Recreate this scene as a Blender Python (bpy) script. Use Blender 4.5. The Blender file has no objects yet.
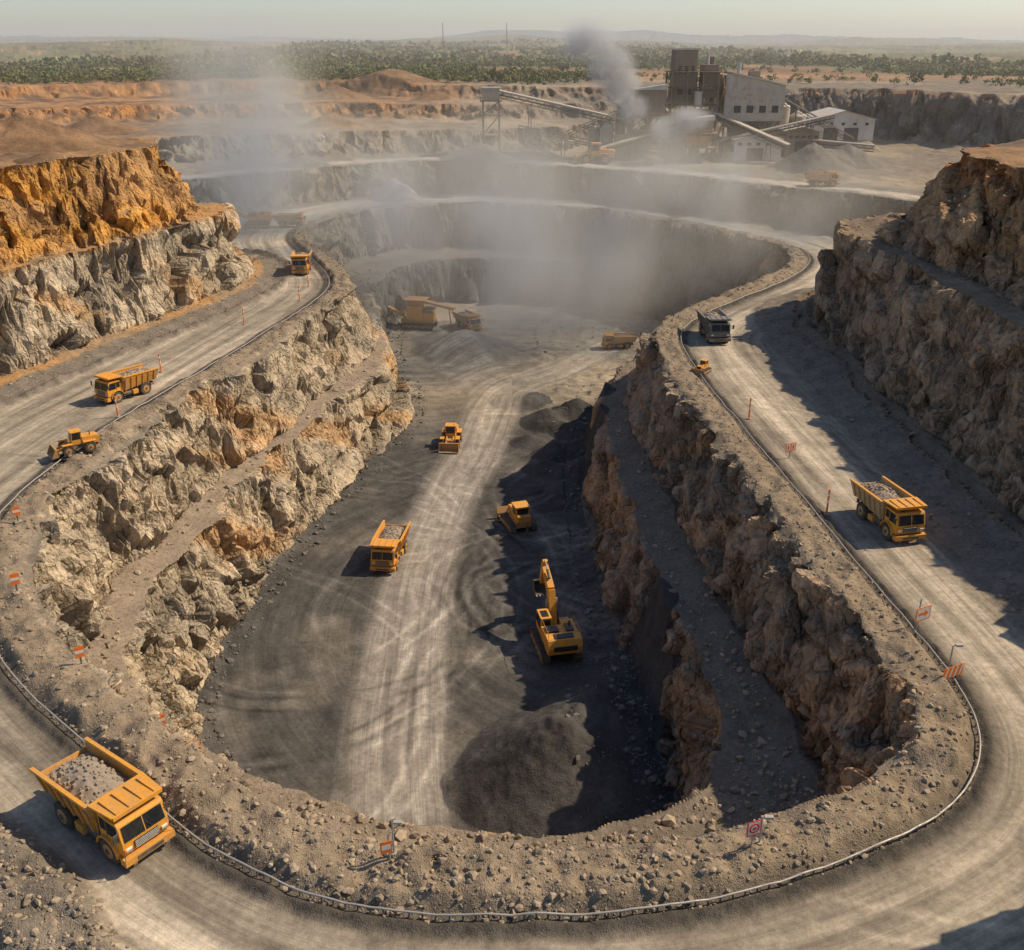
import bpy, math, random
import numpy as np
from mathutils import Vector, Matrix
random.seed(7); rng=np.random.default_rng(7)
scene=bpy.context.scene
# ------------------------------------------------------------------ noise
def _h(ix,iy,iz,seed=0):
    h=(ix.astype(np.int64)*374761393+iy.astype(np.int64)*668265263+iz.astype(np.int64)*2147483647+seed*974634777)&0xffffffff
    h=((h^(h>>13))*1274126177)&0xffffffff
    h=((h^(h>>16))*2246822519)&0xffffffff
    h=h^(h>>15)
    return (h&0xffffff).astype(np.float64)/0xffffff
def vn2(x,y,seed=0):
    ix=np.floor(x);iy=np.floor(y);fx=x-ix;fy=y-iy
    ux=fx*fx*(3-2*fx);uy=fy*fy*(3-2*fy);z=np.zeros_like(ix)
    a=_h(ix,iy,z,seed);b=_h(ix+1,iy,z,seed);c=_h(ix,iy+1,z,seed);d=_h(ix+1,iy+1,z,seed)
    return ((a+(b-a)*ux)*(1-uy)+(c+(d-c)*ux)*uy)*2-1
def fbm(x,y,o=3,seed=0):
    s=0;a=.55;t=0
    for i in range(o):
        s=s+a*vn2(x*2**i+i*17.3,y*2**i-i*9.1,seed+i);t+=a;a*=.5
    return s/t
def vn3(x,y,z,seed=0):
    ix=np.floor(x);iy=np.floor(y);iz=np.floor(z);fx=x-ix;fy=y-iy;fz=z-iz
    fx=fx*fx*(3-2*fx);fy=fy*fy*(3-2*fy);fz=fz*fz*(3-2*fz)
    r=0
    for dx in (0,1):
        for dy in (0,1):
            for dz in (0,1):
                r=r+_h(ix+dx,iy+dy,iz+dz,seed)*(fx if dx else 1-fx)*(fy if dy else 1-fy)*(fz if dz else 1-fz)
    return r*2-1
def cells(x,y,z,seed=0):
    """voronoi: returns (cell random value, F1, F2, tilt facet)"""
    ix=np.floor(x);iy=np.floor(y);iz=np.floor(z)
    f1=np.full(x.shape,9.);f2=np.full(x.shape,9.);val=np.zeros(x.shape);tl=np.zeros(x.shape)
    for dx in (-1,0,1):
        for dy in (-1,0,1):
            for dz in (-1,0,1):
                cx=ix+dx;cy=iy+dy;cz=iz+dz
                px=cx+_h(cx,cy,cz,seed+1);py=cy+_h(cx,cy,cz,seed+2);pz=cz+_h(cx,cy,cz,seed+3)
                d=np.sqrt((px-x)**2+(py-y)**2+(pz-z)**2)
                n=d<f1
                f2=np.where(n,f1,np.minimum(f2,d))
                val=np.where(n,_h(cx,cy,cz,seed+4),val)
                t=(x-px)*(_h(cx,cy,cz,seed+5)-.5)+(y-py)*(_h(cx,cy,cz,seed+6)-.5)+(z-pz)*(_h(cx,cy,cz,seed+7)-.5)
                tl=np.where(n,t,tl)
                f1=np.where(n,d,f1)
    return val,f1,f2,tl
def sstep(a,b,x):
    t=np.clip((x-a)/(b-a),0,1);return t*t*(3-2*t)
# ------------------------------------------------------------------ contours (metres)
RIM=[(-33.3,199.6),(-28.8,184.3),(-29.5,168.8),(-33.1,152.5),(-36.5,133.9),(-40.4,119),(-43.1,105.2),(-44.3,91.4),(-43.8,82.4),(-41.4,74.8),(-36.2,66.8),(-30.1,60),(-24.1,54.8),(-18.4,49.8),(-15.6,47.1),(-12,44.8),(-9,43.2),(-4.5,42.3),(.4,42.2),(4.8,42.3),(9.4,43),(14.2,44.6),(18.8,46.7),(23.2,49.3),(25.9,53.2),(26.5,57.6),(26.1,63.9),(24.9,76.6),(23.8,91.4),(22.3,108.4),(20.7,129.3),(20.5,146.7),(23.8,157.4),(32.4,170.3),(44.1,184.3),(54.5,199.7),(58.9,213.1),(55.7,227),(47.1,241.4),(35.1,259.1),(18.3,275.8),(-3.3,283),(-25.2,281),(-38.3,275.8),(-45.8,256),(-48.5,237.5),(-41.7,218.5)]
B1=[(-28.3,197.3),(-23,182.6),(-23.8,164),(-29.8,144),(-34.4,120.7),(-37.2,102),(-38.6,90.6),(-37.4,80),(-31.5,71),(-23,63),(-10,57),(0,55.5),(8,56),(15,59),(18.7,66.9),(17.3,77.8),(15.9,94.9),(14.7,119),(14.1,146.2),(17.4,166.9),(26,182.6),(37.9,197.3),(46,214),(45,239),(22.8,259.5),(-8.5,266),(-29,261),(-33.4,233.8),(-32,214)]
L1=[(-300,60),(-120,80),(-85,100),(-73,120),(-69,134.7),(-65.6,145.5),(-60.8,156.3),(-55.9,170.7),(-53,189),(-55.8,201.5),(-63,208.5),(-80,214),(-250,225),(-400,225),(-400,60)]
L2=[(-300,75),(-130,92),(-90,112),(-80,128),(-74,141),(-71,151),(-67,159),(-62,171),(-61,180),(-63,190),(-72,196),(-250,205),(-400,205),(-400,75)]
T1=[(51.5,-40),(51.5,30),(51.5,82),(51.5,100),(51.5,140),(51.5,158),(56,168),(75,178),(130,190),(420,190),(420,-40)]
T2=[(66,-40),(65,60),(64,90),(62,120),(62,150),(70,158),(84,163),(110,170),(420,175),(420,-40)]
T_SHADE=[(36,-40),(36,10),(37,36),(41,40.5),(60,41),(420,42),(420,-40)]  # spur added beyond the frame edge to cast the near right shadow
U1=[(-420,230),(-200,225),(-98.6,246),(-84,262),(-58.8,288),(-30.7,314),(-3.5,306),(24.8,293),(49,270),(69.9,250),(86.9,230),(100,214),(130,206),(420,200),(420,900),(-420,900)]
U2=[(-420,250),(-200,262),(-138,283),(-105,305),(-65,323),(-29.6,339),(-3.8,338),(20,352),(36,388),(60,398),(100,396),(139,378),(165,340),(230,300),(420,290),(420,900),(-420,900)]
U3=[(-420,300),(-250,330),(-175,364),(-145,376),(-114,388.6),(-80,402.6),(-38,396),(-4.3,386),(33,396),(60,402),(100,399),(139,382),(165,344),(235,304),(420,294),(420,900),(-420,900)]
U4=[(-420,380),(-250,400),(-201,420),(-170,442),(-135,465),(-94,478),(-47,453),(-12.5,424),(33,404),(60,406),(100,403),(139,386),(165,348),(235,308),(420,298),(420,900),(-420,900)]
FROAD=[(30,232),(19.7,217),(10,200.8),(-.4,192),(-4.1,177),(-5.5,161.7),(-9.5,140.5),(-12.2,117.7),(-12.1,96),(-11.4,78.7),(-9.2,62)]
FROAD2=[(-20,235),(-10,205),(-4,190)]
OBERM=[(-70,72),(-52,62),(-38,48.5),(-29,42),(-23.5,37.5),(-17,30)]
def chaikin(p,n=2,closed=True):
    p=np.array(p,float)
    for _ in range(n):
        q=np.roll(p,-1,0) if closed else p[1:]
        a=p if closed else p[:-1]
        r=np.empty((len(a)*2,2));r[0::2]=.75*a+.25*q;r[1::2]=.25*a+.75*q
        if not closed: r=np.vstack([p[:1],r,p[-1:]])
        p=r
    return p
GX0,GY0,GS=-420.,-60.,1.5
gx=np.arange(GX0,421,GS);gy=np.arange(GY0,601,GS)
GXX,GYY=np.meshgrid(gx,gy,indexing='ij')
def dist_grid(poly,closed=True):
    X=GXX.ravel();Y=GYY.ravel()
    best=np.full(X.shape,1e9);ins=np.zeros(X.shape,bool)
    n=len(poly)
    for i in range(n if closed else n-1):
        ax,ay=poly[i];bx,by=poly[(i+1)%n]
        dx,dy=bx-ax,by-ay;L=dx*dx+dy*dy+1e-9
        t=np.clip(((X-ax)*dx+(Y-ay)*dy)/L,0,1)
        best=np.minimum(best,(X-ax-t*dx)**2+(Y-ay-t*dy)**2)
        if closed and abs(dy)>1e-9:
            c=((ay>Y)!=(by>Y))&(X<dx*(Y-ay)/dy+ax);ins^=c
    d=np.sqrt(best)
    if closed:d=np.where(ins,d,-d)
    return d.reshape(GXX.shape)
rimS=chaikin(RIM,2)
D={'R':dist_grid(rimS),'B':dist_grid(chaikin(B1,2)),'L1':dist_grid(chaikin(L1,1)),'L2':dist_grid(chaikin(L2,1)),
   'T1':dist_grid(chaikin(T1,1)),'T2':dist_grid(chaikin(T2,1)),'T3':dist_grid(chaikin(T_SHADE,1)),'U1':dist_grid(chaikin(U1,2)),'U2':dist_grid(chaikin(U2,2)),
   'U3':dist_grid(chaikin(U3,2)),'U4':dist_grid(chaikin(U4,2)),'F':dist_grid(chaikin(FROAD,3,False),False),
   'F2':dist_grid(chaikin(FROAD2,2,False),False),'O':dist_grid(chaikin(OBERM,2,False),False)}
def samp(k,x,y):
    g=D[k];fx=np.clip((x-GX0)/GS,0,g.shape[0]-1.001);fy=np.clip((y-GY0)/GS,0,g.shape[1]-1.001)
    i=fx.astype(int);j=fy.astype(int);fx=fx-i;fy=fy-j
    return (g[i,j]*(1-fx)+g[i+1,j]*fx)*(1-fy)+(g[i,j+1]*(1-fx)+g[i+1,j+1]*fx)*fy
# stockpiles: x,y,radius,height
PILES=[(4.5,75,10.5,6.6,0),(9,83,7,3.6,0),(12,90,5,2.2,0),(11,165,4.5,2.6,0),(6,170,5,2.6,0),(12,175,5,3.5,0),(7,155,4,2.2,0),(10.5,146,4.5,2.6,0),(3,160,3.6,1.7,0),(8,140,3.5,1.5,0),(2,182,6,1.6,0),(5,148,3.5,1.6,0),(13,156,4,3,0),
 (-10.5,219,12,4.5,1),(-34,296,7.5,6.5,1),(-30,292,5,3,1),(84,292,12,7,1),(96,300,12,6,1),(-10,318,13,5,1),(6,322,10,4,1),(-84,182,14,5.5,2),(-97,172,13,6,2),(-72,160,4,1.2,2),(98,168,22,6,3),(84,152,13,3.5,3),(-60,300,8,3,1),
 (-70,430,14,5,2),(-30,425,10,3,2),(40,330,9,4,1),(-100,420,16,4,2),(-52,462,22,6,2),(-130,330,14,5,2),(-60,350,12,4,2)]
def height(x,y,parts=False):
    d={k:samp(k,x,y) for k in D}
    r=np.hypot(x,y)
    nb=fbm(x/15,y/15,3,1);nm=fbm(x/4.6,y/4.6,3,5);nf=fbm(x/1.3,y/1.3,2,9)
    e=1.5*nb+.8*nm+.15*nf
    rill=np.abs(fbm(x/3.1,y/3.1,2,31))
    def dn(dd,w,h):
        t=np.clip(dd/w,0,1);u=np.clip(dd/(w*2.3),0,1)
        return h*(.88*t**.9+.12*u)
    def up(dd,w,h): return h-dn(-dd,w,h)
    dR=d['R']+e*.8;dB=d['B']+e*.9-.5*rill
    L=up(d['L1']+e*1.1-rill,4.2,12)+up(d['L2']+e*1.5-1.5*rill,5.5,13)
    T=up(d['T1']+e*1.0-rill,5.0,14)+up(d['T2']+e*1.8-1.5*rill,8,13)
    T=np.maximum(T,up(d['T3']+e,5,30))
    big=6*fbm(x/40,y/40,2,3)
    U=up(d['U1']+e*1.6,5,9)+up(d['U2']+e*2.2+big*.6,7,7)+up(d['U3']+e*2.6+big,7,5)+up(d['U4']+e*3+big,8,5)
    base=np.maximum(np.maximum(L,T),U)
    z=base-dn(dR,2.7,11)-dn(dB,np.where((x<0)&(y<210),4.2,2.8),11)
    off=-d['R']
    band=sstep(-.5,1.0,off)*(1-sstep(3.2,4.4,off))
    flat0=(base<.6)
    z=z+np.where(flat0,band*(.75+.45*nm+.28*nf),0)
    z=z+np.where(flat0,.3*np.exp(-((off-5.0)/.35)**2)*(.8+.6*nf),0)
    z=z+np.where(flat0&(d['R']<-6),.8*np.exp(-((-(d['L1'])-11.0)/.9)**2)*(.7+.5*nf),0)
    z=z+np.where(flat0&(d['R']<-6),.5*sstep(-13,-11,d['T1'])*(.7+.6*nm+.3*nf),0)
    z=z+(1-sstep(1.2,3.2,d['O']+.8*nm))*(1.1+.5*nm+.4*nf)
    road0=flat0*sstep(4.9,6.2,off)*(1-sstep(-13.5,-12,d['T1']+.8*nm))*(1-sstep(-12.5,-11.5,d['L1']+.5*nm))*(1-sstep(-9,-7,d['U1']+nm))*sstep(2,3.5,d['O']+.8*nm)
    inpit=(d['B']>6.5)
    roadF=inpit*np.maximum((1-sstep(3.4,6.0,d['F']+.9*nb)),.8*(1-sstep(4,7,d['F2']+nb)))
    rough=1-np.maximum(road0,roadF)
    z=z+rough*np.where(inpit,.22*nm+.1*nf,.16*nm+.1*nf)+.05*nm*(1-rough)
    z=z+rough*np.where(inpit,.9*np.clip(fbm(x/3.2,y/3.2,3,77)+.1,0,1)*sstep(0,7,x)*sstep(104,135,y),0)
    pk=np.zeros_like(x)
    for (px,py,pr,ph,kk) in PILES:
        q=np.hypot(x-px,y-py)/pr*(1+.12*nm+.12*nb)
        hh=ph*np.clip(1-q,0,1)**1.05-.25*ph*np.clip(.22-q,0,1)
        pk=np.where(hh>.05,kk+1,pk)
        z=z+hh*(1+.05*nf)
    pad=sstep(0,6,14-np.abs(x-108))*sstep(0,6,14-np.abs(y-352))
    z=z+3*pad
    z=z+np.where((base>8)&(r<520),.5*nb+.35*nm,0)
    far=sstep(480,900,r)
    z=z+far*(3*fbm(x/160,y/160,3,21)-2)
    hills=sstep(1100,3000,r)*(19+40*fbm(x/700+3.1,y/700,5,41))
    z=z+hills+sstep(4200,7600,r)*np.clip(30+85*fbm(x/2400+.7,y/2400,4,51),0,200)
    if parts: return z,dict(d=d,dR=dR,dB=dB,L=L,T=T,U=U,base=base,off=off,nb=nb,nm=nm,nf=nf,road0=road0,roadF=roadF,inpit=inpit,pk=pk,r=r,band=band*flat0,flat0=flat0)
    return z
def H(x,y): return float(height(np.array([float(x)]),np.array([float(y)]))[0])
# ------------------------------------------------------------------ node helpers
def mat_new(name):
    m=bpy.data.materials.new(name);m.use_nodes=True;nt=m.node_tree;nt.nodes.clear()
    o=nt.nodes.new('ShaderNodeOutputMaterial');b=nt.nodes.new('ShaderNodeBsdfPrincipled')
    nt.links.new(b.outputs[0],o.inputs[0]);return m,nt,b,o
def N(nt,t,**k):
    n=nt.nodes.new(t)
    for a,v in k.items():setattr(n,a,v)
    return n
def mathn(nt,op,a,b=None,c=None,clamp=False):
    n=nt.nodes.new('ShaderNodeMath');n.operation=op;n.use_clamp=clamp
    for i,v in enumerate((a,b,c)):
        if v is None:continue
        if hasattr(v,'is_linked'):nt.links.new(v,n.inputs[i])
        else:n.inputs[i].default_value=v
    return n.outputs[0]
def mixc(nt,f,a,b,mode='MIX'):
    n=nt.nodes.new('ShaderNodeMix');n.data_type='RGBA';n.blend_type=mode
    for s,v in ((0,f),(6,a),(7,b)):
        if hasattr(v,'is_linked'):nt.links.new(v,n.inputs[s])
        else:n.inputs[s].default_value=v if s==0 else (tuple(v)+(1,))[:4]
    return n.outputs[2]
def ramp(nt,f,a,b,va=0,vb=1):
    n=nt.nodes.new('ShaderNodeMapRange');n.inputs[1].default_value=a;n.inputs[2].default_value=b
    n.inputs[3].default_value=va;n.inputs[4].default_value=vb;nt.links.new(f,n.inputs[0]);return n.outputs[0]
def noise(nt,scale,detail=4,vec=None,rough=.55):
    n=nt.nodes.new('ShaderNodeTexNoise');n.inputs['Scale'].default_value=scale;n.inputs['Detail'].default_value=detail;n.inputs['Roughness'].default_value=rough
    if vec is not None:nt.links.new(vec,n.inputs['Vector'])
    return n.outputs[0]
# ------------------------------------------------------------------ terrain material
def terrain_material(name):
    m,nt,b,o=mat_new(name)
    geo=N(nt,'ShaderNodeNewGeometry');pos=geo.outputs['Position']
    col=N(nt,'ShaderNodeAttribute',attribute_name='base').outputs['Color']
    msk=N(nt,'ShaderNodeAttribute',attribute_name='mask').outputs['Color']
    sep=N(nt,'ShaderNodeSeparateColor');nt.links.new(msk,sep.inputs[0])
    rock,road,fine=sep.outputs[0],sep.outputs[1],sep.outputs[2]
    trk=N(nt,'ShaderNodeAttribute',attribute_name='trk').outputs['Fac']
    n1=noise(nt,.4,4,pos,.6);n2=noise(nt,2.2,4,pos,.65);n3=noise(nt,12,1,pos,.7)
    v=N(nt,'ShaderNodeTexVoronoi',feature='DISTANCE_TO_EDGE');v.inputs['Scale'].default_value=.6
    dist=N(nt,'ShaderNodeVectorMath',operation='MULTIPLY_ADD')
    nn=N(nt,'ShaderNodeTexNoise');nn.inputs['Scale'].default_value=.7;nn.inputs['Detail'].default_value=2;nt.links.new(pos,nn.inputs['Vector'])
    dist.inputs[1].default_value=(2.2,2.2,2.2);nt.links.new(nn.outputs['Color'],dist.inputs[0])
    sc=N(nt,'ShaderNodeVectorMath',operation='MULTIPLY');sc.inputs[1].default_value=(1,1,.5);nt.links.new(pos,sc.inputs[0])
    nt.links.new(sc.outputs[0],dist.inputs[2]);nt.links.new(dist.outputs[0],v.inputs['Vector'])
    mul=ramp(nt,n1,.25,.75,.72,1.28)
    mul=mathn(nt,'MULTIPLY',mul,ramp(nt,n2,.25,.75,.72,1.28))
    mul=mathn(nt,'MULTIPLY',mul,ramp(nt,n3,.2,.8,.84,1.16))
    crack=ramp(nt,v.outputs[0],0,.05,.62,1)
    crackm=mixc(nt,rock,(1,1,1),crack)
    cv=N(nt,'ShaderNodeCombineXYZ');nt.links.new(mathn(nt,'MULTIPLY',trk,1.0),cv.inputs[0])
    px=N(nt,'ShaderNodeSeparateXYZ');nt.links.new(pos,px.inputs[0])
    nt.links.new(mathn(nt,'MULTIPLY',px.outputs[0],.035),cv.inputs[1]);nt.links.new(mathn(nt,'MULTIPLY',px.outputs[1],.035),cv.inputs[2])
    s1=noise(nt,.7,2,cv.outputs[0],.6);s2=noise(nt,3.6,3,cv.outputs[0],.65)
    st=mathn(nt,'MULTIPLY',ramp(nt,s1,.3,.7,.6,1.34),ramp(nt,s2,.25,.75,.76,1.22))
    stm=mixc(nt,road,(1,1,1),st)
    gray=N(nt,'ShaderNodeCombineXYZ')
    for i in range(3):nt.links.new(mul,gray.inputs[i])
    c1=mixc(nt,1.0,col,gray.outputs[0],'MULTIPLY')
    c2=mixc(nt,1.0,c1,crackm,'MULTIPLY');c3=mixc(nt,1.0,c2,stm,'MULTIPLY')
    nt.links.new(c3,b.inputs['Base Color']);b.inputs['Roughness'].default_value=.95;b.inputs['Specular IOR Level'].default_value=.12
    hrock=mathn(nt,'ADD',mathn(nt,'MULTIPLY',ramp(nt,v.outputs[0],0,.15,0,1),.3),mathn(nt,'MULTIPLY',n2,.7))
    hrock=mathn(nt,'MULTIPLY',hrock,rock)
    hg=mathn(nt,'MULTIPLY',mathn(nt,'ADD',mathn(nt,'MULTIPLY',n2,.25),mathn(nt,'MULTIPLY',n3,.11)),fine)
    hr=mathn(nt,'MULTIPLY',mathn(nt,'MULTIPLY',s2,.08),road)
    h=mathn(nt,'ADD',mathn(nt,'ADD',hrock,hg),hr)
    bp=N(nt,'ShaderNodeBump');bp.inputs['Strength'].default_value=.9;bp.inputs['Distance'].default_value=.8
    nt.links.new(h,bp.inputs['Height']);nt.links.new(bp.outputs[0],b.inputs['Normal'])
    return m
# ------------------------------------------------------------------ terrain mesh
rr=[22.]
while rr[-1]<11000:
    r=rr[-1];k=.0032 if r<470 else (.007 if r<1300 else .016)
    if 268<r<330 or 350<r<470:k*=.8
    rr.append(r*(1+k))
rr=np.array(rr)
az=np.concatenate([np.linspace(-80,-31.5,90)[:-1],np.linspace(-31.5,31.5,900),np.linspace(31.5,80,90)[1:]])*math.pi/180
RR,AA=np.meshgrid(rr,az,indexing='ij')
X=RR*np.sin(AA);Y=RR*np.cos(AA)
Z,P=height(X.ravel(),Y.ravel(),True);sh=X.shape
Z=Z.reshape(sh)
def normals(X,Y,Z):
    def g(A,ax):return np.gradient(A,axis=ax)
    ax_,ay_,az_=g(X,0),g(Y,0),g(Z,0);bx,by,bz=g(X,1),g(Y,1),g(Z,1)
    nx=by*az_-bz*ay_;ny=bz*ax_-bx*az_;nz=bx*ay_-by*ax_
    l=np.sqrt(nx*nx+ny*ny+nz*nz)+1e-12
    s=np.sign(nz);s[s==0]=1
    return nx/l*s,ny/l*s,nz/l*s
nx,ny,nz=normals(X,Y,Z)
steep=1-sstep(.62,.84,nz)
pkm=(P['pk'].reshape(sh)>0)|((P['off'].reshape(sh)>1.6)&P['flat0'].reshape(sh)&(P['d']['L1'].reshape(sh)<-11)&(P['d']['T1'].reshape(sh)<-12)&(P['d']['T3'].reshape(sh)<-13))
steep=np.where((RR<520)&~pkm,steep,0)
m=steep.ravel()>.02
x=X.ravel()[m];y=Y.ravel()[m];z=Z.ravel()[m];w=steep.ravel()[m]
farS=np.clip(RR.ravel()[m]/130,1,2.6)
fx=x/farS;fy=y/farS;fz=z/farS
wx=.6*vn3(fx*.5,fy*.5,fz*.5,61);wy=.6*vn3(fx*.5+9,fy*.5,fz*.5,62)
v1,f1,f2,t1=cells((fx+wx)/3.2,(fy+wy)/3.2,fz/4.8,100)
v2_,g1,g2,t2=cells((fx+wx)/1.2,(fy+wy)/1.2,fz/1.7,200)
crev=-(1-np.clip((f2-f1)/.07,0,1))
crev2=-(1-np.clip((g2-g1)/.09,0,1))
disp=(v1-.5)*1.9+t1*3.0+.5*crev+(v2_-.5)*.6+t2*1.3+.15*crev2+.35*vn3(fx*.3,fy*.3,fz*.16,64)
nxx=nx.ravel()[m];nyy=ny.ravel()[m]
away=sstep(.15,.6,(nxx*x+nyy*y)/np.hypot(x,y))   # faces sampled edge-on by the mesh rows stay smoother
disp*=w*np.clip(farS,1,1.8)*(1-.8*away)
Xf=X.ravel().copy();Yf=Y.ravel().copy();Zf=Z.ravel().copy()
Xf[m]+=nxx*disp;Yf[m]+=nyy*disp;Zf[m]+=.25*disp
# ------------------------------------------------------------------ colours
def C(a):return np.array(a,float)[None,:]
n=Xf.size
xx=X.ravel();yy=Y.ravel();zz=Z.ravel();st=steep.ravel()
p=P;d=p['d']
def lerp(a,b,t):return a*(1-t[:,None])+b*t[:,None]
pat=fbm(xx/7,yy/7+zz/4,3,71);pat2=fbm(xx/22,yy/22,2,72)
cl=np.tile(C((.48,.385,.265)),(n,1))
cl=lerp(cl,C((.52,.3,.13)),sstep(.15,.5,pat)*.7)
cl=lerp(cl,C((.31,.26,.2)),sstep(.1,.55,-pat)*.7)
rightpit=(xx>4)&(p['base']<1)&(yy<215)
cb=lerp(np.tile(C((.48,.3,.17)),(n,1)),C((.33,.25,.18)),sstep(-.3,.4,pat))
cl=np.where(rightpit[:,None],cb,cl)
Lw=(p['L']>=p['U'])&(p['L']>=p['T'])&(p['base']>.5)
Tw=(p['T']>p['U'])&(p['T']>p['L'])&(p['base']>.5)
Uw=(~Lw)&(~Tw)&(p['base']>.5)
org=lerp(np.tile(C((.64,.32,.075)),(n,1)),C((.46,.26,.11)),sstep(-.2,.5,pat))
tL=sstep(12.2,13.5,zz+.8*pat)
cl=np.where(Lw[:,None],lerp(cl,org,tL),cl)
tb=lerp(np.tile(C((.37,.265,.175)),(n,1)),C((.46,.27,.13)),sstep(12,22,zz+4*pat))
tb=lerp(tb,C((.5,.21,.08)),sstep(22,27,zz+2*pat)*.7)
cl=np.where(Tw[:,None],tb,cl)
left=1-sstep(-70,10,xx)
ug=np.tile(C((.17,.15,.125)),(n,1))
ug=lerp(ug,C((.38,.29,.18)),left*.7)
ug=lerp(ug,lerp(np.tile(C((.2,.17,.138)),(n,1)),C((.38,.29,.185)),left),sstep(9.5,11,zz))
ug=lerp(ug,lerp(np.tile(C((.19,.15,.12)),(n,1)),C((.55,.26,.09)),left),sstep(15.8,17.5,zz+.6*pat))
ug=lerp(ug,C((.46,.2,.075)),sstep(23.5,25.5,zz+pat)*.7)
cl=np.where(Uw[:,None],ug,cl)
farw=(yy>225)&(zz<-.5)
cl=np.where(farw[:,None],lerp(np.tile(C((.2,.17,.138)),(n,1)),C((.38,.3,.205)),1-sstep(-45,-20,xx)),cl)
fl=np.tile(C((.2,.168,.13)),(n,1))
fl=lerp(fl,C((.29,.222,.15)),(p['band']*.8))
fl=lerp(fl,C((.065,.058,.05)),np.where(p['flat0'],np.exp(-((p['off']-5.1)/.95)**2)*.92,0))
bench=(zz<-2)&(zz>-19);fl=np.where(bench[:,None],lerp(np.tile(C((.2,.16,.12)),(n,1)),C((.28,.22,.16)),1-sstep(-5,5,xx)),fl)
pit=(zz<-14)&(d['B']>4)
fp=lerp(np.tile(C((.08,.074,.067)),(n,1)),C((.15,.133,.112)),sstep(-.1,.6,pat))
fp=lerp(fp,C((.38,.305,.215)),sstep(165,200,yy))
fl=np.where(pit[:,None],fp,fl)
fl=np.where((Lw&(zz<20))[:,None],lerp(np.tile(C((.3,.21,.13)),(n,1)),C((.42,.23,.09)),sstep(-.4,.5,pat)),fl)
fl=np.where((Lw&(zz>=20))[:,None],lerp(np.tile(C((.21,.135,.08)),(n,1)),C((.36,.21,.1)),sstep(-.4,.5,pat)),fl)
fl=np.where(Tw[:,None],lerp(np.tile(C((.22,.165,.115)),(n,1)),C((.32,.19,.1)),sstep(18,28,zz+3*pat)),fl)
uf=lerp(np.tile(C((.22,.18,.138)),(n,1)),C((.34,.265,.18)),sstep(-.2,.5,pat2))
uf=lerp(uf,lerp(np.tile(C((.38,.21,.1)),(n,1)),C((.17,.105,.065)),sstep(-.2,.4,pat)),sstep(15,17.5,zz)*left)
fl=np.where(Uw[:,None],uf,fl)
tr=Uw*sstep(2,4,d['U1'])*(1-sstep(9,12,d['U1']))*(zz<11)
fl=lerp(fl,C((.46,.38,.285)),tr)
pkc=[None,(.075,.069,.063),(.17,.15,.13),(.24,.145,.08),(.22,.15,.1)]
for k in (1,2,3,4):
    mk=(p['pk']==k)
    if k==2: c_=lerp(np.tile(C((.17,.15,.128)),(n,1)),C((.33,.27,.2)),((yy>205)&(yy<235)).astype(float))
    else:c_=np.tile(C(pkc[k]),(n,1))*(1+.5*p['nm'])[:,None]
    fl=np.where(mk[:,None],c_,fl)
rd0=p['road0'];rdF=p['roadF']
mid=.25+.7*np.exp(-((p['off']-10.0)/3.2)**2)
mid=np.where(xx<-38,.7,mid);mid=np.where(yy>190,1,mid)
rc=lerp(np.tile(C((.14,.117,.092)),(n,1)),C((.42,.355,.27)),np.clip(mid+.3*p['nb'],0,1))
fl=lerp(fl,rc,rd0)
fl=lerp(fl,lerp(np.tile(C((.28,.248,.21)),(n,1)),C((.42,.35,.26)),sstep(150,200,yy)),rdF*.85)
flat=((pit&(p['pk']==0))|(rd0>.4))
lum=np.zeros(n)
ARC=[(-24,112,26),(-22,116,29),(16,96,22),(20,102,24),(18,120,22),(-2,150,26),(24,108,32),(6,110,9),(7,111,12),(0,108,7),(14,90,16),(-34,108,34),(-30,100,24),(26,130,30),(-10,106,13),(10,128,12),(20,140,24),(-40,84,32),(-2,200,60),(3,112,15),(4,108,10.5),(12,112,18),(-46,120,40),(30,84,42)]
for i,(cx,cy,cr) in enumerate(ARC):
    dd=np.hypot(xx-cx,yy-cy)-cr+.5*p['nb'];br=sstep(-.3,.3,fbm(xx/9+i*5,yy/9,2,300+i))
    for o_ in(-1.05,1.05):lum+=br*(.42 if i%3 else -.4)*np.exp(-((dd-o_)/.33)**2)*pit
for i,(cx,cy,cr) in enumerate([(0,75,44),(3,80,47),(-60,40,60),(40,120,85),(-20,70,38),(10,60,26),(60,60,70)]):
    dd=np.hypot(xx-cx,yy-cy)-cr;br=sstep(-.2,.3,fbm(xx/12+i*5,yy/12,2,330+i))
    for o_ in(-.95,.95):lum+=br*(.3 if i%2 else -.3)*np.exp(-((dd-o_)/.26)**2)*(rd0>.4)
fl=fl*(1+np.where(flat,np.clip(lum,-.45,.7),0))[:,None]
plain=sstep(440,560,yy)*(p['base']>20)
gr=lerp(np.tile(C((.28,.165,.09)),(n,1)),C((.13,.13,.055)),sstep(-.2,.15,fbm(xx/70,yy/140,3,81)+sstep(500,1000,p['r'])*.35))
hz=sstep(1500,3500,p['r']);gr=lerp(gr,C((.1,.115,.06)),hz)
gr=gr*(1+.8*fbm(xx/60,yy/110,4,83)[:,None]);gr=lerp(gr,C((.13,.17,.2)),sstep(4000,6500,p['r']))  # farthest hills go blue-grey: atmospheric haze painted into their colour
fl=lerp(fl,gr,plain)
stc=st*(1-plain)
col=lerp(fl,cl,np.clip(stc*1.2,0,1))
vv=np.zeros(n);vv[m]=((v1-.5)*.4+(v2_-.5)*.3+crev*.3+crev2*.18)*(1-.7*away)
col=np.clip(col*(1+vv[:,None]),0.01,1)
trk=np.where(rdF>.05,d['F']+3*np.sign(xx),np.where(pit,np.hypot(xx-14,yy-104),p['off']))
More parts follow.
